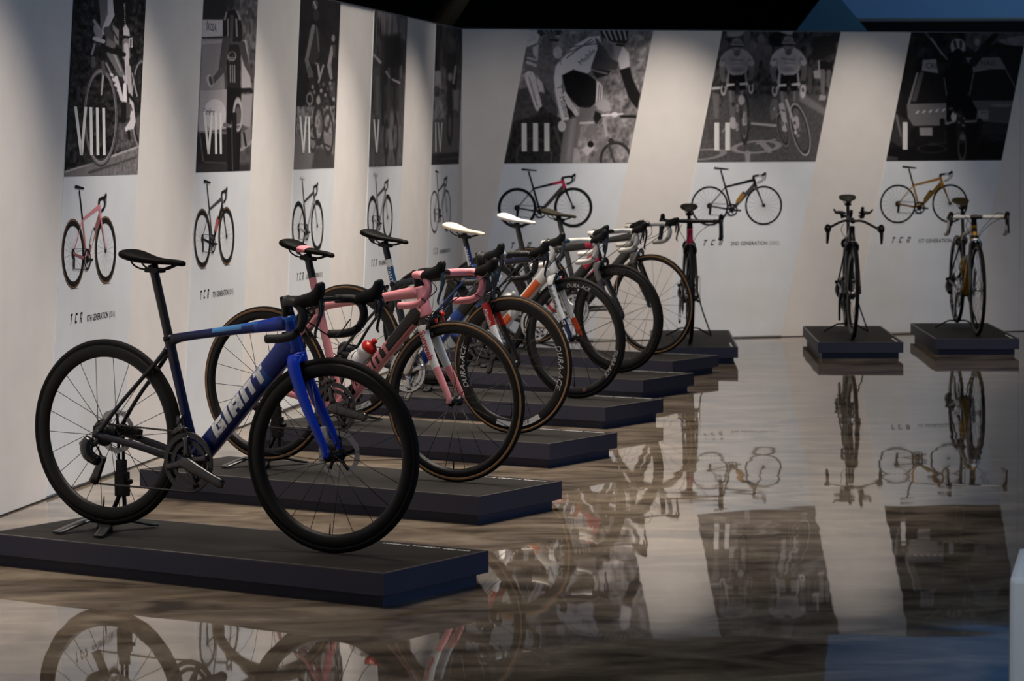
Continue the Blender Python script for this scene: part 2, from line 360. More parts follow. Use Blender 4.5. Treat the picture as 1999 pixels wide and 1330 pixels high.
def rider(c, x, y, k, lean=0, white=175):
    """frontal racing cyclist: x,y = chest, k = scale"""
    def q(a, b): return x + a * k, y + b * k
    P = lambda pts, *r, **z: c.P([q(*p) for p in pts], *r, **z)
    def C(a, b, d, e, r1, r2, g, soft=None): x1, y1 = q(a, b); x2, y2 = q(d, e); c.C(x1, y1, x2, y2, r1 * k, r2 * k, g, soft)
    def E(a, b, rx, ry, g, rot=0, soft=None, op=1.): x1, y1 = q(a, b); c.E(x1, y1, rx * k, ry * k, g, rot, soft, op)
    C(-60, 300, -48, 470, 38, 28, 82); C(-48, 470, -44, 600, 30, 20, 90); C(66, 300, 62, 450, 38, 28, 76); C(62, 450, 64, 570, 28, 20, 84); C(-70, 300, -60, 420, 8, 8, 120, 14); C(52, 300, 50, 420, 7, 7, 112, 14)
    P([(-75, 130), (75, 120), (98, 250), (92, 310), (30, 320), (0, 220), (-20, 325), (-92, 315), (-100, 250)], 16, 10)
    P([(-95, 150), (-72, 130), (-84, 270), (-100, 320), (-118, 270)], white * .95); P([(72, 120), (92, 150), (104, 280), (88, 300)], white * .9)
    C(-140, 60, -150, 150, 34, 27, 96); C(-150, 150, -128, 250, 26, 18, 88); C(140, 50, 146, 140, 32, 26, 88); C(146, 140, 128, 235, 25, 18, 80)
    P([(-178, 70), (-158, -5), (-118, -52), (-60, -82), (50, -86), (108, -54), (152, 0), (172, 60), (150, 86), (112, 74), (100, 130), (50, 168), (-44, 172), (-96, 140), (-112, 78), (-146, 96)], white, 9)
    E(-60, 40, 44, 70, white * .86, .3, 30, .7); E(70, 50, 34, 66, white * .82, -.3, 30, .7); E(0, 120, 70, 26, white * .7, 0, 22, .8); C(-120, 10, -104, 76, 5, 4, 100, 8); C(112, 4, 104, 70, 5, 4, 96, 8)
    C(-60, 20, 50, 30, 7, 7, 95, 8); C(-40, 60, 46, 64, 6, 6, 110, 8); E(-140, 30, 16, 10, 90); E(128, 24, 14, 10, 90)
    P([(-46, -84), (-20, -10), (14, -8), (44, -84)], 82, 10); E(0, -92, 44, 60, 92); E(-10, -84, 20, 34, 112, 0, 20, .6); C(-30, -108, 34, -108, 11, 11, 26); E(0, -58, 16, 7, 50); E(0, -34, 30, 12, 70, 0, 12)
    E(0, -152, 66, 50, 44)
    for j in range(-2, 3): C(j * 16, -186 + 3 * j * j, j * 23, -134, 4, 4, 140)
    C(-62, -122, 62, -122, 5, 5, 120)
    C(-126, 268, -30, 262, 13, 11, 170); C(30, 258, 126, 250, 11, 13, 165); E(0, 262, 26, 18, 24); c.RING(*q(-134, 312), 20 * k, 44 * k, 12 * k, 155); c.RING(*q(136, 296), 20 * k, 44 * k, 12 * k, 155); E(-128, 258, 24, 26, 46); E(130, 244, 24, 24, 40)
    C(-44, 600, -38, 660, 26, 30, 150); C(64, 570, 68, 630, 24, 28, 145)
def pic2(c):
    c.N(40, (30, 26), 11)
    c.P([(90, 1260), (200, 700), (1330, 640), (1190, 1260)], 68, 40); c.N(16, (90, 80), 12)
    c.P([(330, 60), (900, 60), (1450, 60), (1300, 640), (250, 640)], 46, 30, .8); c.N(50, (40, 30), 13, (c.Y < 640)); c.P([(360, 60), (560, 60), (470, 120), (380, 110)], 120, 20)
    c.E(850, 130, 90, 70, 18); c.P([(840, 55), (1000, 55), (980, 100)], 130, 10)
    for k, (x, y) in enumerate([(620, 200), (690, 130), (760, 230), (560, 90), (350, 180)]): c.E(x, y, 34, 44, 92 - 6 * k, soft=10); c.E(x + 6, y + 110, 60, 90, 70 + 8 * (k % 2), soft=16, op=.7)
    c.P([(1180, 110), (1390, 90), (1400, 250), (1230, 330), (1180, 300)], 34); c.P([(1230, 330), (1370, 340), (1360, 430), (1240, 425)], 22); c.C(1235, 330, 1238, 420, 7, 7, 140)
    c.C(1270, 430, 1270, 640, 26, 16, 92); c.C(1330, 430, 1320, 560, 22, 14, 84); c.C(1150, 400, 1150, 620, 20, 14, 66); c.P([(1240, 640), (1300, 650), (1290, 690), (1230, 690)], 130)
    c.P([(1180, 420), (1250, 410), (1250, 490), (1190, 490)], 130, 14); c.C(1060, 660, 1290, 800, 40, 30, 100, 30)
    c.C(600, 905, 820, 925, 9, 12, 150); c.C(330, 980, 400, 900, 10, 10, 110)
    c.RING(640, 1120, 210, 52, 15, 118, -.08); c.C(690, 1080, 760, 1150, 26, 26, 120); c.C(640, 1090, 820, 1052, 8, 8, 118); c.RING(150, 1190, 190, 44, 14, 112, -.1); c.C(560, 1180, 560, 1260, 26, 20, 118)
    c.RING(225, 850, 26, 170, 14, 60); c.RING(300, 660, 30, 90, 10, 50); c.P([(235, 620), (300, 640), (290, 860), (250, 860)], 90, 16); c.C(240, 585, 300, 580, 12, 12, 165)
    rider(c, 465, 300, .95, white=128); c.RING(535, 860, 34, 190, 20, 40); c.RING(530, 860, 26, 170, 4, 110); c.E(505, 690, 30, 46, 150, soft=10)
    for k in range(14): c.E(430 + (k * 37) % 150, 730 + (k * 53) % 250, 14, 20, 40 + (k * 67) % 130)
    rider(c, 950, 290, 1.0, white=150); c.RING(1050, 960, 70, 230, 18, 44, -.22); c.RING(1050, 960, 78, 240, 5, 165, -.22); c.RING(890, 960, 44, 150, 15, 42, -.2); c.RING(890, 960, 49, 157, 4, 120, -.2)
    c.C(925, 690, 1010, 960, 12, 9, 150); c.C(880, 740, 905, 880, 26, 22, 150); c.C(880, 780, 905, 790, 6, 6, 30); c.P([(790, 680), (840, 680), (840, 840), (780, 880), (770, 760)], 96, 12)
    for k in range(12): c.E(800 + (k * 41) % 120, 760 + (k * 71) % 210, 13, 18, 36 + (k * 57) % 140)
    for k in range(6): c.E(1000 + (k * 23) % 60, 900 + (k * 29) % 120, 14, 16, 70 + (k * 67) % 110)
    c.E(1080, 640, 26, 20, 175); c.RING(1080, 610, 20, 50, 12, 165)
def pic1(c):
    c.N(20, (16, 14), 21)
    c.P([(870, 60), (1420, 60), (1420, 180), (1160, 160), (960, 240), (870, 180)], 62, 20); c.P([(1160, 130), (1420, 80), (1420, 190), (1250, 190)], 95, 12); c.N(24, (30, 22), 22, (c.Y < 300))
    c.E(975, 150, 26, 36, 110, soft=14); c.P([(1200, 170), (1420, 190), (1380, 620), (1240, 400)], 24)
    c.P([(480, 320), (600, 310), (620, 440), (470, 415)], 118); c.P([(870, 295), (1180, 290), (1240, 390), (1240, 440), (940, 430)], 92)
    c.P([(440, 430), (660, 450), (680, 720), (360, 720)], 24); c.P([(950, 430), (1100, 400), (1240, 400), (1340, 600), (1320, 690), (910, 690)], 22)
    c.C(430, 440, 350, 720, 8, 10, 110); c.C(1230, 390, 1345, 600, 4, 4, 84); c.C(470, 440, 400, 680, 18, 22, 70, 14)
    c.P([(330, 725), (690, 715), (700, 890), (640, 920), (390, 925), (340, 850)], 96, 8); c.P([(930, 690), (1330, 690), (1290, 900), (970, 880)], 72)
    for k in range(5): c.C(420 + 60 * k, 805 - 5 * k, 436 + 60 * k, 790 - 5 * k, 9, 7, 165)
    c.P([(1085, 730), (1310, 740), (1280, 890), (1090, 880)], 62); c.E(1200, 735, 110, 16, 90); c.P([(980, 780), (1080, 780), (1080, 865), (990, 865)], 100)
    c.P([(390, 930), (680, 925), (680, 1080), (400, 1080)], 20); c.P([(445, 940), (565, 940), (565, 1015), (450, 1015)], 120, 10); c.P([(1010, 900), (1260, 900), (1250, 1000), (1010, 1000)], 34)
    c.P([(160, 1130), (1250, 1060), (1215, 1245), (135, 1245)], 14, 20); c.RING(560, 1135, 130, 36, 5, 40); c.P([(150, 1200), (245, 1215), (240, 1245), (140, 1245)], 50)
    c.P([(230, 820), (340, 870), (330, 1100), (250, 1110), (180, 1060)], 44, 20); c.C(235, 830, 275, 1020, 12, 8, 90, 10); c.C(300, 900, 300, 1060, 12, 18, 70, 12)
    c.E(800, 190, 68, 72, 120); c.C(770, 150, 780, 200, 14, 12, 40); c.C(825, 150, 825, 200, 14, 12, 44); c.C(745, 235, 865, 225, 8, 6, 110)
    c.E(800, 290, 55, 80, 16); c.P([(690, 350), (930, 350), (940, 480), (900, 650), (720, 670), (670, 480)], 14)
    c.C(700, 350, 560, 160, 45, 30, 20); c.C(590, 170, 450, 70, 30, 20, 24); c.C(700, 310, 510, 70, 6, 5, 96); c.C(940, 340, 1040, 200, 40, 34, 26); c.C(1040, 200, 1150, 70, 34, 24, 24)
    c.C(560, 120, 660, 270, 8, 6, 110); c.C(672, 480, 695, 640, 3, 3, 110); c.C(942, 440, 905, 640, 3, 3, 110); c.C(885, 640, 970, 770, 5, 5, 105)
    c.P([(700, 660), (900, 640), (980, 780), (960, 880), (880, 880), (820, 760), (760, 850), (690, 880)], 10); c.E(762, 840, 26, 48, 150, soft=10); c.E(735, 765, 20, 16, 60)
    c.C(690, 905, 770, 885, 9, 8, 110); c.C(870, 885, 970, 880, 9, 8, 105); c.C(655, 880, 660, 1040, 26, 10, 20); c.C(1000, 880, 1005, 1010, 26, 10, 22)
    c.P([(690, 930), (780, 900), (800, 1240), (700, 1240)], 14); c.P([(880, 920), (990, 900), (980, 1240), (880, 1240)], 15)
    for k in range(10): c.E(770 + (k * 47) % 100, 800 + (k * 31) % 130, 9, 12, 40 + (k * 37) % 60)
    c.RING(840, 1120, 34, 120, 14, 52); c.E(845, 1030, 26, 30, 80, soft=12)
def pic8(c):
    c.N(44, (24, 60), 81); c.N(26, (60, 120), 82)
    c.P([(120, 1235), (680, 1050), (680, 1260), (120, 1275)], 92, 10); c.N(14, (60, 10), 83, c.Y > 1150); c.C(130, 1235, 690, 1052, 6, 8, 135); c.C(180, 1200, 400, 1150, 8, 8, 30, 10, .7); c.C(300, 1240, 660, 1130, 9, 5, 36, 14, .7)
    c.P([(520, 900), (700, 830), (690, 1050), (500, 1080)], 96, 30, .6); c.N(30, (60, 90), 84, (c.Y > 900) * (c.X > 480))
    c.RING(700, 760, 75, 285, 14, 130); c.RING(700, 760, 66, 275, 10, 24)
    c.P([(360, -220), (600, -240), (640, -100), (620, 10), (370, 10), (330, -100)], 24, 10); c.E(400, -280, 60, 80, 84); c.E(405, -330, 76, 50, 130)
    c.P([(370, -5), (470, -5), (480, 80), (440, 180), (400, 250), (385, 200)], 92); c.P([(470, -5), (620, -5), (600, 180), (560, 260), (510, 160), (480, 120)], 20)
    c.C(455, 10, 460, 120, 20, 24, 165); c.C(462, 120, 400, 250, 26, 15, 158); c.E(365, 240, 30, 56, 120, -.4); c.C(335, 160, 365, 210, 10, 12, 130); c.C(340, 290, 405, 310, 16, 14, 155)
    c.C(430, 230, 470, 330, 26, 30, 60); c.P([(470, 190), (520, 230), (520, 340), (490, 320)], 110); c.C(480, 240, 512, 300, 5, 5, 30)
    c.P([(430, 280), (500, 330), (470, 400), (420, 360)], 92, 12); c.C(460, 390, 540, 540, 34, 24, 96); c.C(475, 380, 540, 520, 6, 5, 140)
    c.P([(552, 215), (575, 190), (600, 230), (610, 300), (560, 330)], 172); c.C(560, 280, 600, 285, 12, 12, 22); c.C(575, 315, 580, 420, 26, 30, 110); c.C(578, 340, 590, 600, 18, 16, 168); c.C(595, 500, 615, 720, 20, 14, 150)
    c.P([(597, 290), (625, 285), (628, 355), (600, 355)], 185); c.C(613, 300, 613, 345, 7, 7, 70)
    c.P([(605, 730), (635, 730), (655, 880), (640, 930), (575, 950), (570, 925), (610, 870)], 172); c.C(612, 760, 625, 800, 5, 5, 50); c.C(600, 950, 605, 1000, 12, 10, 22)
    c.C(410, 360, 560, 405, 22, 16, 20); c.C(415, 380, 410, 470, 16, 16, 24); c.C(420, 470, 560, 740, 24, 20, 40); c.C(425, 465, 560, 735, 6, 6, 130)
    for k in range(6): c.C(455 + 20 * k, 545 + 38 * k, 470 + 18 * k, 550 + 38 * k, 9, 9, 185)
    c.C(500, 570, 545, 720, 14, 14, 178); c.C(568, 620, 570, 740, 14, 16, 190); c.C(560, 560, 575, 600, 10, 10, 160); c.P([(620, 500), (700, 660), (690, 690), (620, 560)], 30); c.C(625, 540, 665, 700, 5, 5, 140)
    c.C(600, 690, 690, 790, 12, 10, 24); c.E(585, 800, 30, 60, 60); c.C(560, 760, 560, 870, 20, 20, 20)
    c.RING(385, 845, 118, 325, 20, 36); c.RING(385, 845, 112, 320, 5, 128); c.RING(385, 845, 122, 333, 4, 110); c.C(405, 520, 390, 690, 9, 5, 150); c.C(340, 330, 320, 400, 8, 8, 120); c.C(330, 430, 330, 480, 14, 18, 70); c.C(400, 460, 410, 540, 14, 12, 70)
def pic7(c):
    c.N(24, (14, 30), 71); c.P([(1190, -5), (1300, -5), (1290, 150), (1120, 150)], 34); c.P([(1400, -5), (1540, -5), (1530, 420), (1400, 250)], 74, 20); c.N(60, (30, 50), 72, (c.X > 1380) * (c.Y < 700))
    c.P([(1115, 150), (1265, 150), (1262, 270), (1118, 280)], 152); c.P([(1118, 285), (1262, 270), (1280, 650), (1105, 660)], 112, 8); c.C(1118, 284, 1260, 281, 5, 5, 24); c.C(1118, 320, 1262, 310, 12, 12, 130)
    c.P([(1400, 300), (1440, 300), (1480, 640), (1400, 650)], 135, 12); c.P([(1105, 660), (1300, 650), (1290, 930), (1095, 960)], 132); c.E(1210, 830, 80, 110, 160); c.P([(1390, 690), (1490, 680), (1470, 930), (1400, 900)], 118, 10); c.C(1395, 660, 1470, 655, 18, 14, 22)
    c.P([(1090, 950), (1290, 960), (1310, 1180), (1080, 1240), (1085, 1100)], 24); c.P([(1080, 1180), (1470, 1180), (1470, 1250), (1080, 1250)], 36, 30); c.C(1100, 955, 1290, 962, 5, 5, 100); c.C(1105, 960, 1130, 1160, 4, 4, 70); c.C(1140, 1170, 1290, 1175, 4, 4, 60)
    c.P([(1400, 960), (1480, 910), (1470, 1050), (1400, 1080)], 96); c.C(1400, 1080, 1480, 1020, 12, 12, 110); c.C(1420, 960, 1435, 1050, 8, 8, 26)
    c.E(1320, 10, 30, 70, 40); c.P([(1115, -190), (1260, -190), (1265, 150), (1115, 150)], 34, 20); c.P([(1290, 90), (1350, 80), (1400, 160), (1410, 260), (1390, 480), (1395, 640), (1300, 650), (1290, 450), (1265, 260), (1265, 160)], 26)
    c.C(1278, 150, 1290, 100, 8, 6, 110); c.C(1390, 150, 1370, 95, 8, 6, 120); c.P([(1315, 120), (1345, 120), (1335, 340), (1315, 320)], 62); c.C(1300, 150, 1302, 270, 4, 4, 130); c.C(1362, 150, 1368, 270, 7, 6, 110)
    c.C(1290, 300, 1255, 520, 30, 22, 58); c.C(1255, 520, 1190, 600, 22, 16, 62); c.E(1175, 590, 22, 46, 150, -.2); c.E(1180, 590, 13, 34, 60, -.2); c.C(1405, 330, 1440, 470, 26, 20, 52); c.C(1440, 470, 1485, 560, 20, 14, 60)
    for k in range(3): c.C(1318 + 16 * k, 480, 1320 + 16 * k, 600, 4, 4, 110)
    c.E(1332, 415, 32, 36, 100); c.E(1332, 410, 22, 26, 30); c.C(1295, 320, 1375, 320, 10, 10, 60)
    c.P([(1295, 640), (1400, 640), (1400, 860), (1385, 1240), (1300, 1240), (1290, 860)], 14); c.RING(1375, 830, 30, 100, 14, 130); c.E(1375, 850, 22, 80, 70); c.C(1280, 905, 1340, 915, 14, 12, 80); c.C(1320, 915, 1390, 900, 5, 5, 130)
    c.C(1350, 830, 1350, 1230, 16, 16, 18); c.C(1330, 880, 1336, 1230, 4, 4, 56)
def pic6(c):
    c.N(10, (14, 30), 61); c.P([(70, 775), (345, 770), (330, 1215), (50, 1220)], 92, 14); c.N(60, (30, 60), 62, (c.Y > 760) * (c.Y < 980)); c.P([(55, 990), (170, 980), (170, 1220), (50, 1220)], 88, 12)
    c.E(205, 45, 22, 36, 60); c.C(195, 25, 212, 70, 7, 5, 120); c.E(212, 120, 24, 40, 40); c.P([(165, 210), (210, 180), (240, 260), (230, 420), (180, 480), (145, 400), (150, 280)], 42)
    c.C(190, 200, 140, 440, 14, 12, 96); c.C(140, 440, 170, 560, 14, 18, 88); c.C(215, 210, 230, 380, 5, 5, 80); c.E(165, 530, 20, 46, 70, -.3); c.C(175, 590, 180, 760, 26, 14, 34)
    c.E(340, 285, 14, 26, 100); c.C(332, 350, 305, 480, 14, 14, 104); c.C(305, 480, 320, 570, 16, 10, 96); c.C(345, 340, 345, 420, 12, 8, 50); c.P([(300, 600), (350, 600), (350, 760), (310, 700)], 50)
    c.C(222, 480, 232, 560, 8, 8, 120); c.C(262, 480, 225, 600, 7, 7, 110); c.C(205, 465, 225, 470, 8, 6, 90)
    for k in range(26): c.E(150 + (k * 43) % 190, 600 + (k * 71) % 240, 9, 15, 26 + (k * 57) % 90)
    c.RING(222, 900, 34, 130, 14, 36); c.RING(280, 830, 26, 110, 9, 40); c.RING(160, 720, 20, 40, 8, 96); c.E(222, 730, 14, 30, 110)
    c.P([(190, 1080), (230, 1060), (330, 1120), (330, 1215), (170, 1215)], 40, 20, .8); c.RING(290, 960, 38, 150, 10, 40); c.C(170, 1000, 300, 1060, 8, 8, 40); c.RING(180, 1000, 26, 90, 9, 44)
def pic5(c):
    c.N(26, (26, 12), 51); c.P([(595, 830), (860, 800), (835, 1195), (585, 1205)], 70, 40); c.N(22, (40, 30), 52)
    c.P([(660, 80), (830, 100), (820, 260), (700, 250)], 84, 40); c.N(60, (50, 10), 53, c.Y < 280); c.P([(830, 130), (880, 140), (865, 300), (820, 280)], 92, 20)
    c.P([(690, 260), (820, 250), (850, 480), (800, 620), (690, 600)], 28, 40); 
    for k, x in enumerate((640, 690, 735, 780, 825)): c.C(x, 500, x - 4, 900, 13, 10, 34 if k % 2 else 58, 10)
    c.C(620, 390, 670, 450, 7, 10, 120); c.C(715, 520, 740, 560, 9, 8, 105); c.C(760, 575, 815, 600, 7, 8, 130); c.C(830, 480, 828, 560, 6, 6, 80); c.C(650, 560, 648, 820, 12, 14, 74, 12)
    c.RING(712, 1000, 16, 110, 9, 34); c.RING(782, 980, 18, 130, 9, 32); c.E(756, 870, 16, 70, 88, soft=14); c.C(712, 1080, 710, 1195, 8, 6, 36); c.C(790, 1080, 785, 1195, 8, 6, 38); c.C(735, 940, 750, 1060, 16, 20, 92, 14)
def pic4(c):
    c.N(40, (14, 14), 41); c.P([(1070, 170), (1110, 180), (1100, 500), (1062, 505)], 26); c.P([(1110, 180), (1262, 210), (1250, 500), (1100, 480)], 44, 30); c.N(36, (30, 14), 42, c.Y < 560)
    c.P([(1062, 510), (1105, 510), (1115, 640), (1060, 640)], 130, 12); c.P([(1140, 380), (1215, 380), (1230, 560), (1180, 840), (1150, 760)], 30, 20); c.E(1185, 300, 24, 40, 60, soft=14); c.C(1212, 480, 1195, 600, 8, 8, 120); c.E(1172, 555, 17, 30, 110, soft=12)
    c.E(1080, 650, 20, 34, 66); c.P([(1060, 700), (1110, 690), (1130, 860), (1055, 870)], 112, 14); c.N(50, (34, 40), 43, (c.Y > 600) * (c.Y < 900)); c.P([(1190, 650), (1240, 650), (1235, 800), (1195, 790)], 108, 20)
    c.P([(1050, 870), (1245, 850), (1240, 1100), (1045, 1120)], 76, 30); c.P([(1045, 1110), (1242, 1100), (1240, 1185), (1040, 1190)], 36, 14); c.C(1110, 1150, 1240, 1140, 5, 5, 60); c.RING(1170, 900, 18, 120, 9, 34)
LIN = lambda g: np.clip(((g / 255 + .055) / 1.055), 0, 1) ** 2.4
def photo_mesh(W, z0, z1, sh, quad, fn, bg, soft, nx, ny, gain=1.0):
    """parallelogram print; quad = TL,TR,BR,BL in the print's drawing coordinates"""
    U, V = np.meshgrid(np.linspace(0, 1, nx), np.linspace(0, 1, ny)); q = np.array(quad, float)
    D = ((1 - U) * V)[..., None] * q[0] + (U * V)[..., None] * q[1] + (U * (1 - V))[..., None] * q[2] + ((1 - U) * (1 - V))[..., None] * q[3]
    c = Cv(D[..., 0], D[..., 1], bg, soft); fn(c); c.N(7, (nx // 2, ny // 2), 99)
    g = np.clip(c.g, 6, 235); a = np.minimum(LIN(g * gain) / LIN(185.) * .80, .85); rgb = np.stack([a * 1.03, a * .97, a * 1.0, np.ones_like(a)], -1)
    Z = z0 + V * (z1 - z0); X = U * W + sh * (Z - z0)
    co = np.stack([X, np.zeros_like(X), Z], -1).reshape(-1, 3)
    i = np.arange(nx * ny).reshape(ny, nx); F = np.stack([i[:-1, :-1], i[:-1, 1:], i[1:, 1:], i[1:, :-1]], -1).reshape(-1, 4)
    me = bpy.data.meshes.new('photo_print'); me.vertices.add(len(co)); me.vertices.foreach_set('co', co.ravel()); me.loops.add(F.size); me.loops.foreach_set('vertex_index', F.ravel().astype(np.int32))
    me.polygons.add(len(F)); me.polygons.foreach_set('loop_start', np.arange(0, F.size, 4, dtype=np.int32)); me.update(calc_edges=True)
    at = me.color_attributes.new('Col', 'FLOAT_COLOR', 'POINT'); at.data.foreach_set('color', rgb.reshape(-1).astype(np.float32))
    me.materials.append(M_PRINT); return me

# flat picture of a racing bicycle, metres at 1:1, y up, rear axle at x=0
def flat_bar(mb, x1, z1, x2, z2, w1, w2, c, y):
    d = vn((x2 - x1, z2 - z1)); n = np.array([-d[1], d[0]])
    q = [np.array((x1, z1)) + n * w1 / 2, np.array((x1, z1)) - n * w1 / 2, np.array((x2, z2)) - n * w2 / 2, np.array((x2, z2)) + n * w2 / 2]
    mb.add([(a, y, b) for a, b in q], [(0, 1, 2, 3)], c, True)
def flat_ring(mb, cx, cz, r0, r1, c, y, seg=48):
    a = np.linspace(0, 2 * PI, seg, endpoint=False); V = [(cx + r * math.cos(t), y, cz + r * math.sin(t)) for t in a for r in (r0, r1)]
    mb.add(V, [(2 * i, 2 * i + 1, (2 * i + 3) % (2 * seg), (2 * i + 2) % (2 * seg)) for i in range(seg)], c, True)
def bike_picture(f1, f2, tan, rim, head=None, fork=None, saddle=(.01,) * 3, tape=(.01,) * 3, bottle=None, band=.03):
    mb = MB(); K = (.012, .012, .012); y = 0
    def step(): nonlocal y; y -= .00025; return y
    for x in (0, .98):
        mb.add([(x - .12, y, -.004), (x + .16, y, -.004), (x + .1, y, .004), (x - .06, y, .004)], [(0, 1, 2, 3)], (.33, .33, .34), True)
    step()
    for x in (0, .98):
        flat_ring(mb, x, .338, .318, .338, tan, step()); flat_ring(mb, x, .338, .331, .338, K, step()); flat_ring(mb, x, .338, .318 - band, .320, rim, step())
        for k in range(20): t = k * PI / 10 + .1; flat_bar(mb, x, .338, x + .30 * math.cos(t), .338 + .30 * math.sin(t), .003, .003, (.25, .25, .26), y)
        flat_ring(mb, x, .338, 0, .03 if x else .05, K, step())
    B = (.40, .268); J = (.285, .66); H0 = (.835, .665); H1 = (.795, .80)
    flat_bar(mb, 0, .338, *J, .014, .018, f1, step()); flat_bar(mb, 0, .338, *B, .022, .034, f2, step()); flat_bar(mb, *B, *J, .036, .034, f1, step())
    flat_bar(mb, *J, .79, .775, .03, .045, f1, step()); flat_bar(mb, *B, .82, .70, .055, .07, f2, step()); flat_bar(mb, *H0, *H1, .055, .05, head or f1, step()); head and flat_bar(mb, .62, .735, .79, .775, .038, .045, head, step())
    flat_bar(mb, *H0, .98, .338, .045, .016, fork or f2, step()); flat_bar(mb, *J, .20, .95, .03, .028, K, step())
    flat_bar(mb, .08, .985, .34, .962, .034, .018, saddle, step()); flat_bar(mb, *H1, .785, .835, .05, .04, K, step()); flat_bar(mb, .78, .84, .88, .855, .035, .032, K, step())
    pts = [(.88, .86), (.94, .858), (.975, .83), (.965, .785), (.93, .75), (.86, .735)]
    for a, b in zip(pts[:-1], pts[1:]): flat_bar(mb, *a, *b, .034, .034, tape, step())
    flat_bar(mb, .95, .85, 1.02, .90, .045, .035, K, step()); flat_bar(mb, 1.02, .89, 1.0, .77, .016, .014, K, step())
    flat_ring(mb, *B, .082, .104, K, step()); flat_ring(mb, *B, 0, .04, K, step())
    for k in range(5): t = k * 2 * PI / 5; flat_bar(mb, *B, B[0] + .09 * math.cos(t), B[1] + .09 * math.sin(t), .018, .014, K, y)
    flat_bar(mb, *B, B[0] + .17, B[1] - .01, .03, .022, K, step()); flat_bar(mb, 0, .385, *(.40, .37), .006, .006, K, step()); flat_bar(mb, .02, .19, .40, .165, .006, .006, K, y); flat_bar(mb, .01, .30, .0, .19, .045, .04, K, step())
    if bottle: flat_bar(mb, .50, .40, .61, .55, .07, .07, bottle, step()); flat_bar(mb, .605, .545, .625, .572, .05, .035, K, step())
    return mb
def numeral(s, h=.217, bw=.04):
    mb = MB(); x = 0; c = (.76, .76, .74)
    for ch in s:
        if ch == 'I': mb.add([(x, 0, 0), (x + bw, 0, 0), (x + bw, 0, h), (x, 0, h)], [(0, 1, 2, 3)], c, True); x += .0905
        else:
            W = .18
            for q in ([(x, h), (x + bw, h), (x + W / 2 + bw / 2, 0), (x + W / 2 - bw / 2, 0)], [(x + W - bw, h), (x + W, h), (x + W / 2 + bw / 2, 0), (x + W / 2 - bw / 2, 0)]):
                mb.add([(a, 0, b) for a, b in q], [(0, 1, 2, 3)], c, True)
            x += W + .03
    return mb
K_ = (.01, .01, .01); G_ = (.06, .06, .065); SIL = (.35, .35, .36); TAN = hx('84664a'); PINK = hx('c9838a'); MAG = hx('b0264e')
BAN = [ # wall, x of lower left corner of photo, width, numeral, ordinal, year, quad, fn, bg, soft, picture args, label
 ('left', -9.18, 1.05, 'VIII', '8TH', '2016', [(210, -383), (748, -262), (672, 1250), (122, 1270)], pic8, 30, 5, dict(f1=PINK, f2=hx('8a5a60'), head=PINK, fork=PINK, tan=TAN, rim=K_, band=.05, bottle=(.6, .6, .6)), 'tall white wall banner with numeral VIII, lone rider legs photo and pink bicycle picture'),
 ('left', -7.16, 1.05, 'VII', '7TH', '2015', [(1135, -182), (1535, -97), (1470, 1228), (1080, 1243)], pic7, 60, 5, dict(f1=G_, f2=K_, tan=TAN, rim=K_, band=.05, bottle=(.5, .1, .1)), 'white wall banner with numeral VII and photo of a standing rider with arms out'),
 ('left', -5.17, 1.0, 'VI', '6TH', '2012', [(99, -32), (402, 30), (332, 1212), (48, 1221)], pic6, 26, 4, dict(f1=G_, f2=SIL, tan=K_, rim=K_, band=.045, saddle=(.6, .6, .6)), 'white wall banner with numeral VI and dark photo of two climbing riders'),
 ('left', -3.22, 1.03, 'V', '5TH', '2010', [(632, 70), (880, 130), (836, 1195), (582, 1205)], pic5, 52, 4, dict(f1=G_, f2=SIL, tan=K_, rim=K_, band=.05, saddle=(.5, .5, .5)), 'white wall banner with numeral V and dark blurred group photo'),
 ('left', -1.20, 1.04, 'IV', '4TH', '2008', [(1073, 165), (1268, 215), (1240, 1185), (1040, 1188)], pic4, 70, 4, dict(f1=G_, f2=SIL, tan=(.06, .03, .03), rim=G_, band=.015), 'white wall banner with numeral IV nearest the room corner'),
 ('back', .328, 1.0, 'III', '3RD', '2005', [(318, 90), (1400, 95), (1175, 1228), (100, 1240)], pic3, 104, 5, dict(f1=K_, f2=(.05, .045, .045), head=MAG, fork=K_, tan=K_, rim=K_, band=.03), 'white wall banner with numeral III and photo of a bending rider in a white jersey'),
 ('back', 1.896, .992, 'II', '2ND', '2002', [(328, 60), (1448, 62), (1190, 1255), (92, 1262)], pic2, 62, 5, dict(f1=K_, f2=G_, tan=K_, rim=K_, band=.012, bottle=hx('9a7030'), tape=SIL), 'white wall banner with numeral II and photo of two racing riders seen from the front'),
 ('back', 3.489, 1.005, 'I', '1ST', '1997', [(378, 65), (1425, 65), (1210, 1245), (135, 1250)], pic1, 26, 5, dict(f1=hx('9a6f30'), f2=hx('6f5020'), tan=K_, rim=K_, band=.012, bottle=hx('6a5a28'), tape=SIL), 'dim white wall banner with numeral I and rider with raised arms before a car'),
]
SH = .205
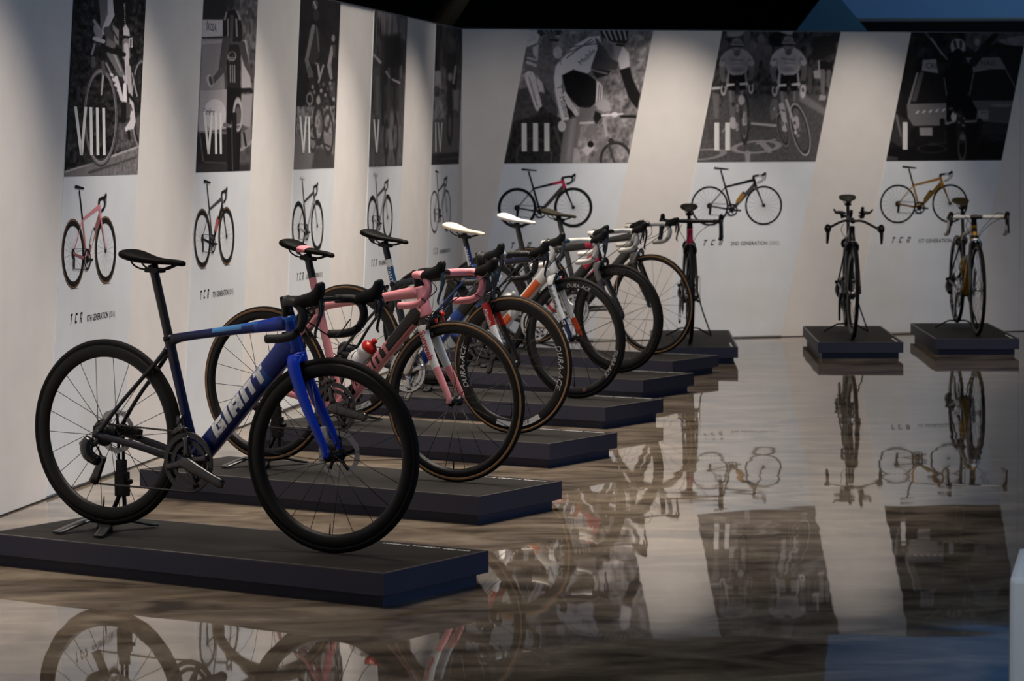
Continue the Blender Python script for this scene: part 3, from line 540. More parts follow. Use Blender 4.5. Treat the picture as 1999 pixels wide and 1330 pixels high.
for wall, x0, W, num, ordn, year, quad, fn, bg, soft, pk, label in BAN:
    root = empty('wall_banner', WM[wall] @ Matrix.Translation((x0, 0, 0)), label, 'banner', 'slanted white banners along the exhibition walls')
    zb = 1.391; sx = lambda z: SH * (z - zb)
    mb = MB(); z0, z1 = .014, 2.418; T = -.004
    V = [(sx(z0), 0, z0), (W + sx(z0), 0, z0), (W + sx(z1), 0, z1), (sx(z1), 0, z1)]; V += [(a, T, c) for a, _, c in V]
    mb.add(V, [(0, 1, 2, 3), (4, 7, 6, 5), (0, 4, 5, 1), (1, 5, 6, 2), (2, 6, 7, 3), (3, 7, 4, 0)], (.7, .7, .7), True); mb.obj('panel', M_PANEL, root)
    big = wall == 'back'
    me = photo_mesh(W, zb, z1, SH, quad, fn, bg, soft, 220 if big else 150, 200 if big else 260)
    link('photo_print', me, root, Matrix.Translation((0, T - .001, 0)))
    if num == 'IV':
        mb = numeral(num)
    else: mb = numeral(num)
    mb.obj('numeral', M_PRINT, root, Matrix.Translation((.144, T - .002, 1.484)))
    k = .46; mb = bike_picture(**pk); mb.obj('bicycle_picture', M_PRINT, root, Matrix.Translation((.105, T - .0008, .893)) @ Matrix.Scale(k, 4))
    # captions
    V, F = strokes2d('TCR', .050, w=.72, th=.15, gap=1.15, shear=.36, thy=.13)
    CM_ = Matrix.Translation((.045, T - .0008, .735)); mb = MB(); mb.add([(a, 0, b) for a, b in V], F, (.012,) * 3, True); mb.obj('caption_initials', M_PRINT, root, CM_)
    mb = MB()
    V, F = text2d(ordn + ' GENERATION', .042, xs=.86, bold=.0005); mb.add([(a + .235, 0, b) for a, b in V], F, (.03,) * 3, True); wd = V[:, 0].max()
    V, F = text2d('(' + year + ')', .042, xs=.8); mb.add([(a + .247 + wd, 0, b) for a, b in V], F, (.2,) * 3, True)
    mb.obj('caption', M_PRINT, root, Matrix.Translation((.045, T - .0008, .735)))
    # writing inside the photographs
    def words(s, px, py, h, c, rot=0, sh=0):
        q = np.array(quad, float); 
        v = (q[3][1] - py) / (q[3][1] - q[0][1]); lx = q[3][0] + (q[0][0] - q[3][0]) * v; rx = q[2][0] + (q[1][0] - q[2][0]) * v; u = (px - lx) / (rx - lx)
        z = zb + v * (z1 - zb); X = u * W + sx(z); V, F = text2d(s, h, shear=sh)
        cr, sr = math.cos(rot), math.sin(rot); m2 = MB(); m2.add([(X + a * cr - b * sr, T - .0017, z + a * sr + b * cr) for a, b in V], F, c, True); m2.obj('photo_lettering', M_PRINT, root)
    if num == 'VII': words('\u0160KODA', 1148, 222, .055, (.05,) * 3); words('Alpecin', 1292, 425, .05, (.3,) * 3); words('Carrefour', 1130, 830, .05, (.1,) * 3)
    if num == 'VIII': words('Sunweb', 572, 175, .04, (.5,) * 3, PI / 2)
    if num == 'III':
        words('T \u00b7 Mobile', 553, 570, .062, (.05,) * 3, -1.32); words('Mobile', 765, 398, .06, (.05,) * 3, .75); words('T', 570, 390, .05, (.1,) * 3)
    if num == 'I':
        words('CREDIT', 505, 395, .062, (.03,) * 3); words('NAIS', 1005, 368, .06, (.03,) * 3); words('ort', 1010, 815, .04, (.02,) * 3)

# ------------------------------------------------------------------ platforms
PL = [(-.422, 8.925), (-.132, 10.907), (.175, 12.861), (.499, 14.666), (.784, 16.398), (1.045, 17.85)]
PLW, PLL = .605, 1.80
def platform(M, label):
    root = empty('display_platform', M, label, 'platform', 'low charcoal platforms under the bicycles')
    # local: x along the long side (front at x=0), y left, z up
    L, W = PLL, PLW
    mb = MB(); mb.box((-L + .03, .03, 0), (-.03, W - .03, .042)); mb.obj('plinth', M_SLAB, root)
    mb = MB(); mb.box((-L, 0, .042), (0, W, .115), bev=.0015); mb.obj('slab', M_SLAB, root)
    mb = MB(); mb.box((-L + .012, .012, .115), (-.012, W - .012, .118)); mb.obj('top_board', M_SLABTOP, root)
    mb = MB()
    for lo, hi in (((-L, 0), (0, .011)), ((-L, W - .011), (0, W)), ((-L, .011), (-L + .011, W - .011)), ((-.011, .011), (0, W - .011))): mb.box((*lo, .1152), (*hi, .1185))
    mb.obj('edge_strip', M_EDGE, root)
    mb = MB(); x = -.42; r = random.Random(3)
    for k in range(26):
        wd = .006 + .006 * r.random()
        if k % 9 != 8: mb.box((x, W - .05, .118), (x + wd, W - .036, .1184))
        x += .0145
    mb.obj('printed_line', mat('print_white', (.6, .6, .58), .6), root)
    return root
ordw = ['nearest', 'second', 'third', 'fourth', 'fifth', 'sixth']
BIKEWORD = ['blue bicycle', 'pink bicycle', 'black bicycle with red and white fork', 'white, orange and blue bicycle', 'black bicycle with white saddle', 'dark grey bicycle with shallow tan-sided wheels', 'front-facing bicycle with magenta head tube', 'time trial bicycle', 'gold and black bicycle with white bars']
for i, (x, y) in enumerate(PL):
    a = math.radians(-33.9)
    platform(Matrix.Translation((x, y, 0)) @ Matrix.Rotation(a, 4, 'Z'), 'low charcoal platform under the ' + BIKEWORD[i])
for i, (x, y) in enumerate([(1.575, 19.1), (2.784, 19.5), (3.664, 19.80)]):
    platform(Matrix.Translation((x, y, 0)) @ Matrix.Rotation(math.radians(-92.6), 4, 'Z') @ Matrix.Translation((0, -PLW, 0)), 'low charcoal platform under the ' + BIKEWORD[6 + i])

# ------------------------------------------------------------------ bicycles
R = .338; WB = .98
AX = vn((-.292, 0, .956)); CR = np.array((.937 - .292 * .365, 0, .327 + .956 * .365))  # steering axis direction and fork crown
HT0 = CR + AX * .012; HT1 = CR + AX * .135; ST = HT1 + AX * .052; BBp = np.array((.40, 0, .268))
CACHE = {}
def tire_mesh(tan):
    k = ('tire', tan)
    if k in CACHE: return CACHE[k]
    K = (.006, .006, .006); tc = tan or K
    prof = [(.315, -.0095), (.3185, -.0120), (.3225, -.0128), (.3285, -.0118), (.3345, -.0072), (.3375, -.0025), (.3375, .0025), (.3345, .0072), (.3285, .0118), (.3225, .0128), (.3185, .0120), (.315, .0095)]
    cols = [K, tc, tc, K, K, K, K, K, tc, tc, K, K]
    m = MB().rev(prof, 96, cols=cols, closed=True); CACHE[k] = m.mesh('tire', M_SATIN); return CACHE[k]
def rim_mesh(depth, rc, track):
    k = ('rim', depth, rc, track)
    if k in CACHE: return CACHE[k]
    ri = .3185 - depth
    half = [(.3185, .0115), (.305, .0118), (.300, .0128), (.5 * (.3 + ri), .0118), (ri + .008, .008), (ri, .003)]
    if depth < .03: half = [(.3185, .0105), (.306, .0105), (ri + .004, .009), (ri, .005)]
    prof = half + [(r, -h) for r, h in half[::-1]]; n = len(half)
    cols = [track] + [rc] * (2 * n - 3) + [track, rc]
    m = MB().rev(prof, 96, cols=cols, closed=True); CACHE[k] = m.mesh('rim', M_RIM); return CACHE[k]
def hub_mesh(rear, silver):
    k = ('hub', rear, silver)
    if k in CACHE: return CACHE[k]
    w_ = .062 if rear else .047; f = .030
    prof = [(.004, -w_), (.009, -w_), (.010, -f - .004), (.021, -f - .002), (.021, -f + .003), (.012, -f + .008), (.0105, 0), (.012, f - .008), (.021, f - .003), (.021, f + .002), (.010, f + .004), (.009, w_), (.004, w_)]
    m = MB().rev(prof, 24); CACHE[k] = m.mesh('hub', M_STEEL if silver else M_BLACK); return CACHE[k]
def spoke_mesh(bright):
    k = ('spoke', bright)
    if k in CACHE: return CACHE[k]
    m = MB().loft([(0, 0, 0), (0, 0, 1)], .0013, .0014, ref=(0, 1, 0), seg=5); CACHE[k] = m.mesh('spoke', M_SPOKE2 if bright else M_SPOKE); return CACHE[k]
def rim_text(mb, s, size, ang, r, side, c, stroke=False, shear=.25, depth_y=.0135, flip=False):
    V, F = text2d(s, size, 'CENTER', shear=shear, spacing=1.05)
    V, F = slice2d(V, F, 0, np.arange(V[:, 0].min(), V[:, 0].max(), .012)[1:])
    sg = -1 if side < 0 else 1   # side -1: drive side (y<0) seen from -y: x right, z up
    # tops outward unless flip
    if not flip: rr = r + V[:, 1]; th = ang - V[:, 0] / r * 1
    else: rr = r + size * .7 - V[:, 1]; th = ang + V[:, 0] / r
    if sg > 0: th = 2 * ang - th
    mb.add(np.stack([rr * np.cos(th), np.full(len(rr), sg * depth_y), rr * np.sin(th)], 1), F, c, True)
def wheel(name, parent, M, rear, sp):
    rim = link(name, rim_mesh(sp['depth'], sp.get('rimc', (.006, .006, .0062)), sp.get('track', (.008, .008, .008))), parent, M)
    link('tire', tire_mesh(sp.get('tan')), rim); link('hub', hub_mesh(rear, sp.get('silverhub', False)), rim)
    ri = .3185 - sp['depth']; n = sp.get('spokes', 18) + (2 if rear else 0); cross = rear or sp.get('disc'); sm = spoke_mesh(sp.get('bright', False))
    for k in range(n):
        sd = 1 if k % 2 else -1; a = 2 * PI * k / n + (.12 if rear else .03); off = (.62 if (k // 2) % 2 else -.62) * (1 if cross else 0)
        p = Vector((.019 * math.cos(a + off * 2), sd * .030, .019 * math.sin(a + off * 2))); q = Vector((ri * math.cos(a), sd * .002, ri * math.sin(a)))
        d = q - p; Mx = Matrix.Translation(p) @ d.to_track_quat('Z', 'Y').to_matrix().to_4x4() @ Matrix.Diagonal((1, 1, d.length, 1))
        link('spoke', sm, rim, Mx)
    mb = MB().loft([(0, 0, -ri - .002), (0, 0, -ri + .022), (0, 0, -ri + .026), (0, 0, -ri + .036)], [.003, .003, .0022, .0022], seg=8); mb.obj('valve', M_BLACK, rim)
    if sp.get('decal'):
        for (s, size, ang, rr, c, flip) in sp['decal']:
            for side in (-1, 1): mb = MB(); rim_text(mb, s, size, math.radians(ang), rr, side, c, flip=flip); mb.obj('rim_lettering', M_PRINT, rim)
        if sp.get('whiteband'):
            a0, a1 = [math.radians(q) for q in sp['whiteband']]
            for side in (-1, 1):
                mb = MB(); aa = np.linspace(a0, a1, 14); V = [(r_ * math.cos(t), side * .0131, r_ * math.sin(t)) for t in aa for r_ in (ri + .012, .303)]
                mb.add(V, [(2 * i, 2 * i + 1, 2 * i + 3, 2 * i + 2) for i in range(13)], (.55, .55, .55), True); mb.obj('rim_band', M_PRINT, rim)
    if sp.get('disc'):
        y = .047 if not rear else .050; r0 = .062; mb = MB()
        seg = 60; V = []; F = []
        for k in range(seg):
            a = 2 * PI * k / seg; ro = .080 + (.0022 if (k // 3) % 2 else -.001); 
            for yy in (y - .001, y + .001):
                for r_ in (r0, ro): V.append((r_ * math.cos(a), yy, r_ * math.sin(a)))
        for k in range(seg):
            b, c2 = 4 * k, 4 * ((k + 1) % seg); F += [(b, b + 1, c2 + 1, c2), (b + 2, c2 + 2, c2 + 3, b + 3), (b + 1, b + 3, c2 + 3, c2 + 1), (b, c2, c2 + 2, b + 2)]
        mb.add(V, F, (.3, .3, .3), True); ro_ = mb.obj('brake_rotor', mat('rotor_steel', (.42, .42, .42), .45, .4), rim)
        mc = MB()
        for k in range(5):
            a = 2 * PI * k / 5; mc.loft([(.014 * math.cos(a), y, .014 * math.sin(a)), (.040 * math.cos(a + .25), y, .040 * math.sin(a + .25)), (.064 * math.cos(a + .35), y, .064 * math.sin(a + .35))], .0022, [.012, .006, .009], seg=8, ref=(0, 1, 0), sub=2)
        mc.rev([(.012, y - .004), (.026, y - .003), (.026, y + .003), (.012, y + .004)], 24, closed=True); mc.obj('rotor_carrier', M_BLACK, ro_ if False else rim)
    return rim
def saddle_parts(root, tilt, spec, post_top):
    """saddle centred over post_top"""
    sc = spec.get('saddle', (.005, .005, .0045)); x = np.array([-.145, -.135, -.11, -.07, -.02, .04, .09, .125, .135]); 
    wy = np.array([.030, .058, .068, .064, .046, .027, .021, .019, .012]); th = np.array([.010, .016, .019, .018, .014, .011, .0105, .010, .006]); zt = np.array([.016, .022, .020, .012, .004, .0, -.001, -.004, -.010])
    P = np.stack([x, np.zeros(9), zt - th * .4], 1)
    st = spec.get('saddle_stripe')
    m = MB().loft(P, wy, th, seg=22, sub=3, ex=2.5, colf=(lambda t, v, p: st if st and -.03 < p[0] < .0 else sc))
    Mx = Matrix.Translation(post_top + np.array((.008, 0, .035))) @ Matrix.Rotation(tilt, 4, 'Y') @ Matrix.Diagonal((.93, .95, 1, 1))
    so = m.obj('saddle', mat('saddle_skin', rough=.55, spec=.07, attr=True), root, Mx)
    m = MB()
    for s in (-1, 1):
        m.loft([(-.10, s * .03, .0), (-.085, s * .028, -.020), (-.05, s * .022, -.034), (.03, s * .022, -.034), (.075, s * .016, -.022), (.11, s * .006, -.010)], .0035, sub=3, seg=7)
    m.obj('saddle_rail', M_BLACK, so)
    m = MB().box((-.035, -.026, -.046), (.03, .026, -.028), bev=.006); m.obj('seat_clamp', M_BLACK, so)
def drop_bar(root, spec, steerM):
    """handlebar, tape, hoods and levers, local to bar clamp"""
    stem_end = ST + AX * .0 + np.array((.105, 0, .012)); Mb = steerM @ Matrix.Translation(stem_end)
    tape = spec.get('tape', (.007, .007, .007)); bare = spec.get('bare', (.012, .012, .013)); fw = spec.get('tapefrom', .06)
    m = MB(); aero = spec.get('aero')
    m.loft([(0, -.175, 0), (0, -.12, 0), (0, -.04, 0), (0, 0, 0), (0, .04, 0), (0, .12, 0), (0, .175, 0)], [.009] * 7 if aero else [.0125, .0125, .0145, .0155, .0145, .0125, .0125], [.020, .022, .02, .017, .02, .022, .020] if aero else None, ref=(0, 0, 1), seg=12, sub=3, c=bare)
    hb = m.obj('handlebar', M_PAINT, root, Mb)
    for s in (-1, 1):
        path = [(0, s * .165, 0), (.012, s * .190, .0), (.045, s * .206, .001), (.073, s * .209, -.012), (.088, s * .210, -.042), (.082, s * .211, -.078), (.055, s * .213, -.108), (.012, s * .214, -.122), (-.05, s * .215, -.128)]
        full = [(0, s * fw, 0), (0, s * .12, 0)] + path if fw < .15 else path
        rr = .0150; m = MB(); n = (len(full) - 1) * 5 + 1; rib = spec.get('rib', 0)
        rad = [rr] * len(full); m.loft(full, rad, seg=12, sub=5, c=tape, ref=(0, 0, 1))
        if rib:  # wrapped tape ridges
            m.v[0] = m.v[0]
            pts = np.array(full)
            for k in range(1, (len(full) - 1) * 3):
                q = k / 3; i = int(q); u = q - i; p = pts[i] * (1 - u) + pts[i + 1] * u; d = vn(pts[i + 1] - pts[i]); m.loft([p - d * .002, p + d * .002], rr + .0018, seg=12, c=tape, ref=(0, 0, 1) if abs(d[2]) < .8 else (0, 1, 0))
        m.obj('bar_tape', mat('tape_skin', rough=.62, attr=True), hb)
        # hood
        hc = spec.get('hood', (.006, .006, .006)); m = MB(); tall = spec.get('tall', .0)
        m.loft([(.058, s * .209, -.008), (.080, s * .208, .004), (.105, s * .206, .012), (.128, s * .205, .020), (.142, s * .205, .036 + tall * .3), (.148, s * .205, .052 + tall), (.147, s * .205, .060 + tall)], [.0165, .0175, .0165, .0175, .017, .0145, .007], [.018, .023, .024, .027, .022, .017, .007], seg=14, sub=3, c=hc)
        m.obj('brake_hood', mat('hood_rubber', rough=.55, spec=.2, attr=True), hb)
        lc = spec.get('lever', (.02, .02, .022)); m = MB()
        m.loft([(.140, s * .206, .022), (.156, s * .207, .006), (.158, s * .209, -.030), (.146, s * .213, -.070), (.140, s * .216, -.098), (.146, s * .219, -.112)], [.008, .009, .0075, .0075, .007, .004], [.012, .010, .006, .005, .0045, .003], seg=10, sub=3, c=lc)
        m.loft([(.140, s * .200, .012), (.146, s * .198, -.02), (.140, s * .200, -.055)], [.006, .008, .004], [.008, .005, .003], seg=8, sub=3, c=lc)
        m.obj('brake_lever', M_PAINT, hb)
    m = MB(); m.loft([tuple(ST - np.array((.0, 0, -.002))), tuple(ST + np.array((.045, 0, .008))), tuple(stem_end)], [.020, .0165, .019], [.020, .0165, .019], seg=14, sub=3)
    m.loft([HT1 - AX * .002, ST - AX * .02, ST + AX * .020], [.022, .020, .018], seg=14, ref=(0, 1, 0))
    m.obj('stem', M_BLACK if not spec.get('stemmat') else spec['stemmat'], root, steerM)
def tt_bar(root, spec, steerM):
    stem_end = ST + np.array((.09, 0, -.005)); Mb = steerM @ Matrix.Translation(stem_end)
    m = MB(); P = [(.10, -.190, -.055), (.03, -.185, -.052), (.0, -.165, -.046), (0, -.07, .0), (0, 0, .0), (0, .07, .0), (.0, .165, -.046), (.03, .185, -.052), (.10, .190, -.055)]
    m.loft(P, .009, [.014, .014, .018, .02, .02, .02, .018, .014, .014], ref=(0, 0, 1), seg=12, sub=4); hb = m.obj('handlebar', M_BLACK, root, Mb)
    for s in (-1, 1):
        m = MB().loft([(.03, s * .187, -.053), (.10, s * .190, -.052), (.135, s * .191, -.045), (.15, s * .191, -.03)], [.022, .024, .024, .014], [.020, .026, .034, .022], seg=12, sub=3); m.obj('brake_hood', M_BLACK, hb)
        m = MB().loft([(.14, s * .191, -.06), (.15, s * .192, -.10), (.135, s * .194, -.155)], [.014, .012, .008], [.010, .009, .006], seg=8, sub=3); m.obj('brake_lever', M_BLACK, hb)
        m = MB().loft([(-.05, s * .055, .035), (.12, s * .045, .035), (.22, s * .04, .05), (.27, s * .04, .10 + .012 * s)], [.011, .011, .012, .012], seg=10, sub=4); m.obj('aero_extension', M_BLACK, hb)
        m = MB().loft([(-.08, s * .085, .060), (-.03, s * .088, .056), (.03, s * .085, .058)], [.035, .045, .034], [.010, .008, .009], ref=(0, 1, 0), seg=12, sub=2); m.loft([(-.03, s * .07, .02), (-.03, s * .08, .05)], .012, seg=8); m.obj('arm_pad', M_RUBBER, hb)
        m = MB().loft([(-.01, s * .10, .062), (.0, s * .125, .066), (.01, s * .14, .085)], .007, seg=8, sub=3); m.obj('pad_wing', M_BLACK, hb)
    m = MB().loft([tuple(ST), tuple(stem_end)], .019, seg=12); m.obj('stem', M_BLACK, root, steerM)
def crankset(root, spec):
    col = spec.get('crank', (.012, .012, .012)); sil = spec.get('crank_silver'); CM = M_DKSTEEL if not sil else M_STEEL; AM = M_GLOSS if not sil else M_STEEL
    Mx = Matrix.Translation(BBp)
    m = MB().loft([(0, -.07, 0), (0, .07, 0)], .013, ref=(1, 0, 0), seg=14); m.loft([(0, -.04, 0), (0, .04, 0)], .022, ref=(1, 0, 0), seg=18)
    cs = m.obj('crankset', M_BLACK, root, Mx)
    for r0, r1, y in ((.088, .106, -.0465), (.062, .078, -.040)):
        seg = 104; V = []; F = []
        for k in range(seg):
            a = 2 * PI * k / seg; ro = r1 + (.0016 if k % 2 else -.0016)
            for yy in (y - .0015, y + .0015):
                for r_ in (r0, ro): V.append((r_ * math.cos(a), yy, r_ * math.sin(a)))
        for k in range(seg):
            b, c2 = 4 * k, 4 * ((k + 1) % seg); F += [(b, b + 1, c2 + 1, c2), (b + 2, c2 + 2, c2 + 3, b + 3), (b + 1, b + 3, c2 + 3, c2 + 1), (b, c2, c2 + 2, b + 2)]
        MB().add(V, F, (.1, .1, .1), True).obj('chainring', CM, cs)
    m = MB(); A0 = math.radians(spec.get('crank_angle', -18)); n = spec.get('arms', 4)
    for k in range(n):
        a = A0 + (math.radians(35) if n == 4 else 0) + k * 2 * PI / n + ([0, -.17, 0, .17][k] if n == 4 else 0)
        m.loft([(.015 * math.cos(a), -.052, .015 * math.sin(a)), (.06 * math.cos(a), -.052, .06 * math.sin(a)), (.096 * math.cos(a), -.049, .096 * math.sin(a))], [.006, .005, .003], [.020, .011, .014], seg=10, ref=(0, 1, 0), sub=2)
    m.obj('spider', AM, cs)
    for s, a, y in ((-1, A0, -.064), (1, A0 + PI, .064)):
        c, q = math.cos(a), math.sin(a); m = MB().loft([(-.018 * c, y, -.018 * q), (.01 * c, y, .01 * q), (.06 * c, y + s * -.004 * -1, .06 * q), (.14 * c, y - .006 * (1 if s < 0 else -1), .14 * q), (.172 * c, y - .006 * (1 if s < 0 else -1), .172 * q), (.186 * c, y - .006 * (1 if s < 0 else -1), .186 * q)], [.009, .012, .0105, .0095, .0095, .007], [.015, .024, .021, .018, .019, .010], seg=14, ref=(0, 1, 0), sub=3, ex=2.6)
        arm = m.obj('crank_arm', AM, cs)
        if s < 0 and spec.get('crank_text'):
            V, F = text2d('DURA-ACE', .011, 'LEFT', shear=.2); mt = MB(); N = np.array((-q, 0, c)); T = np.array((c, 0, q))
            mt.add(np.array((0, y - .0125, 0)) + np.outer(V[:, 0] + .055, T) + np.outer(V[:, 1] - .004, N), F, (.35,) * 3, True); mt.obj('lettering', M_PRINT, arm)
    return cs
def chain_parts(root, spec):
    ax = np.array((0, -.040, R)); bb = BBp + (0, -.0465, 0)
    m = MB(); seg = 40
    for k in range(9):
        r_ = .022 + k * .0034; y = -.050 + k * .0035
        prof = [(.012, y), (r_, y), (r_, y + .0016), (.012, y + .0016)]; m.rev(prof, 30, closed=True, center=(0, 0, R))
    m.obj('cassette', M_DKSTEEL, root)
    # chain
    pts = []
    up0 = np.array((.0, -.040, R + .036)); up1 = bb + (-.01, 0, .104); lo1 = bb + (-.015, 0, -.105); jw = np.array((-.022, -.042, R - .172)); j1 = np.array((.004, -.041, R - .098))
    for a in np.linspace(95, -100, 16): pts.append(bb + (.106 * math.cos(math.radians(a)), 0, .106 * math.sin(math.radians(a))))
    path = [up0] + pts + [jw + (0, 0, -.012), jw + (-.012, 0, 0), jw + (0, 0, .012), j1 + (.012, 0, -.004), j1 + (.006, 0, .012), np.array((-.036, -.040, R - .02)), np.array((-.030, -.040, R + .022)), up0]
    P = []; 
    for a, b in zip(path[:-1], path[1:]):
        n = max(1, int(np.linalg.norm(b - a) / .0064)); P += [a + (b - a) * k / n for k in range(n)]
    P = np.array(P); h = np.where(np.arange(len(P)) % 2, .0046, .0030)
    m = MB().loft(P, .0026, h, seg=6, ref=(0, 1, 0), caps=False); m.obj('chain', M_DKSTEEL, root)
    DM = M_GLOSS
    m = MB().loft([(.0, -.045, R - .01), (-.012, -.050, R - .035), (-.032, -.055, R - .045)], [.005, .007, .009], [.008, .010, .012], seg=10, sub=2)
    m.loft([(-.030, -.060, R - .022), (-.045, -.064, R - .045), (-.036, -.064, R - .078), (-.002, -.054, R - .100)], [.015, .019, .018, .014], [.020, .027, .024, .020], seg=12, sub=3)
    m.loft([(-.052, -.062, R - .035), (-.072, -.060, R - .045)], [.012, .010], [.014, .012], seg=10)
    rd = m.obj('rear_derailleur', DM, root)
    for y in (-.048, -.036):
        m = MB().loft([(.010, y, R - .082), (.0, y, R - .12), (-.030, y, R - .183)], [.0014] * 3, [.018, .014, .018], seg=8, ref=(0, 1, 0), sub=2); m.obj('derailleur_cage', DM, rd)
    for p in (j1, jw):
        m = MB().rev([(.003, -.004), (.0125, -.003), (.0125, .003), (.003, .004)], 16, center=p); m.obj('jockey_wheel', M_BLACK, rd)
    m = MB().loft([BBp + (-.05, -.03, .125), BBp + (-.035, -.048, .118), BBp + (-.015, -.052, .112)], [.008, .010, .006], [.016, .012, .008], seg=10, sub=2)
    m.loft([BBp + (-.07, -.050, .095), BBp + (-.035, -.054, .117), BBp + (.01, -.053, .116)], [.0015] * 3, [.008, .010, .006], seg=8, sub=2)
    m.loft([BBp + (-.055, -.026, .16), BBp + (-.05, -.034, .125)], [.008, .008], [.014, .012], seg=10)
    m.obj('front_derailleur', DM, root)
def caliper(root, M, spec, name='brake_caliper'):
    MT = M_STEEL if spec.get('silver_brake') else M_GLOSS
    m = MB()
    for s in (-1, 1):
        m.loft([(0, -s * .012, .020), (.004, s * .016, .016), (.006, s * .030, -.004), (.003, s * .030, -.030), (0, s * .022, -.044)], [.006, .007, .006, .005, .004], [.010, .010, .009, .008, .006], ref=(1, 0, 0), seg=10, sub=3)
        m.box((-.024, s * .017 - .004, -.052), (.024, s * .017 + .004, -.040), bev=.002)
    m.loft([(-.03, 0, .008), (.012, 0, .008)], .006, ref=(0, 1, 0), seg=10)
    return m.obj(name, MT, root, M @ Matrix.Scale(1.25, 4))
def bottle(M, body, lid, label, h=.19):
    o = empty('water_bottle', M, label, 'bottle')
    m = MB().rev([(.0, 0), (.033, 0), (.0365, .004), (.0365, .095), (.031, .105), (.031, .115), (.0365, .125), (.0365, .140), (.034, .148), (.031, .152), (0, .152)], 28, 'z', c=body); m.obj('bottle_body', M_SATIN, o)
    m = MB().rev([(.033, .146), (.0355, .150), (.0345, .164), (.022, .176), (.012, .180), (.011, .188), (.0125, .191), (.0125, .199), (.009, .202), (0, .202)], 28, 'z', c=lid); m.obj('bottle_lid', M_PAINT, o)
    return o
def bicycle(idx, spec, front, yaw, steer=0., lift=.033):
    sp = spec; a = math.radians(yaw)
    Mw = Matrix.Translation((front[0], front[1], .1185)) @ Matrix.Rotation(a, 4, 'Z') @ Matrix.Rotation(math.asin(lift / WB), 4, 'Y') @ Matrix.Translation((-WB, 0, 0))
    root = empty('racing_bicycle', Mw, sp['label'], 'bicycle', 'racing bicycles on the platforms')
    SM = Matrix.Translation(CR) @ Matrix.Rotation(math.radians(steer), 4, Vector(AX)) @ Matrix.Translation(-CR)
    fc = sp['framec']; big = sp.get('big', 1.)
    J = np.array((.273, 0, .690)) + np.array(sp.get('J', (0, 0, 0))); q = (BBp - J) / np.linalg.norm(BBp - J); PT = J - q * (.258 - sp.get('J', (0, 0, 0))[2] - sp.get('sd', 0))
    m = MB(); KW = dict(ref=(0, 1, 0), colf=fc)
    DT1 = HT0 + AX * .03 - np.array((.012, 0, 0)); TT1 = HT1 - AX * .022 - np.array((.008, 0, 0))
    dth = .031 * big; dta = .025 * big
    m.loft([BBp + (-.015, 0, -.004), BBp + (DT1 - BBp) * .12, BBp + (DT1 - BBp) * .5, BBp + (DT1 - BBp) * .86, DT1], [.034, dta, dta, dta, .026], [.034, dth, dth, dth * 1.08, dth * 1.35], seg=24, sub=10, ex=sp.get('dex', 2.6), **KW)
    m.loft([J + (-.004, 0, -.012), J + (TT1 - J) * .12, J + (TT1 - J) * .6, TT1], [.014, .014, .018, .022], [.027, .0165, .018, .027], seg=16, sub=12, ex=2.3, **KW)
    m.loft([BBp, BBp + (J - BBp) * .3, BBp + (J - BBp) * .85, J - q * .012], [.026, .016, .014, .0165], [.030, .020, .020, .021], seg=16, sub=8, **KW)
    m.loft([HT0 - AX * .006, HT0 + AX * .03, HT0 + AX * .075, HT1], [.027, .025, .022, .022], [.031, .029, .024, .024], seg=20, sub=5, **KW)
    m.loft([BBp + (0, -.040, 0), BBp + (0, .040, 0)], .026, ref=(1, 0, 0), seg=20, colf=fc)
    sj = J + q * sp.get('staydrop', .035)
    for s in (-1, 1):
        m.loft([sj + (-.012, s * .006, 0), sj + (-.05, s * .019, -.05), (.10, s * .040, R + .125), (.012, s * .060, R + .012)], [.009, .0075, .0065, .007], [.012, .0085, .0075, .009], seg=10, sub=6, **KW)
        m.loft([BBp + (-.01, s * .022, 0), BBp + (-.07, s * .028, .006), (.18, s * .045, R - .032), (.010, s * .061, R - .005)], [.011, .009, .0095, .008], [.020, .017, .014, .011], seg=12, sub=6, **KW)
        m.loft([(.0, s * .056, R), (.0, s * .066, R)], .017, ref=(1, 0, 0), seg=14, colf=fc)
    fr = m.obj('frame', M_PAINT, root)
    m = MB()
    for p in (J - q * .004,): m.loft([p + q * .010, p - q * .006], [.0185, .0175], [.0235, .0225], seg=14)
    m.obj('seat_collar', M_BLACK, root)
    # lettering on the frame
    if sp.get('downtext'):
        txt, col, hgt, start = sp['downtext']; m = MB(); V, F = strokes2d(txt, hgt, w=sp.get('ltw', 1.25), th=sp.get('lth', .21), thy=.2, gap=.62, shear=.25); V = V - (0, hgt / 2 - .004) + (start, 0)
        for s, nn in ((-1, 1), (1, -1)):
            V2 = V.copy(); 
            if s > 0: V2[:, 0] = (V[:, 0].max() + start) - V2[:, 0]; V2[:, 1] *= 1
            wrap_on(m, V2 * (1, 1 if s < 0 else 1), F, BBp, DT1, (0, s, 0), dta, dth, col, ex=sp.get('dex', 2.6), off=.0012)
        m.obj('lettering', M_PRINT, fr)
    if sp.get('toptext'):
        txt, col, hgt, start = sp['toptext']; m = MB(); V, F = text2d(txt, hgt, shear=.1); V = V - (0, hgt * .35) + (start, 0); wrap_on(m, V, F, J, TT1, (0, -1, 0), .0175, .0175, col, ex=2.3, off=.0015); m.obj('lettering', M_PRINT, fr)
    # fork
    ff = sp['forkc']; m = MB(); axle = np.array((WB, 0, R))
    m.loft([HT0 - AX * .008, CR - AX * .012, CR - AX * .03], [.028, .029, .026], [.032, .031, .022], seg=18, sub=3, colf=lambda t, v, p: ff(0, 0, p))
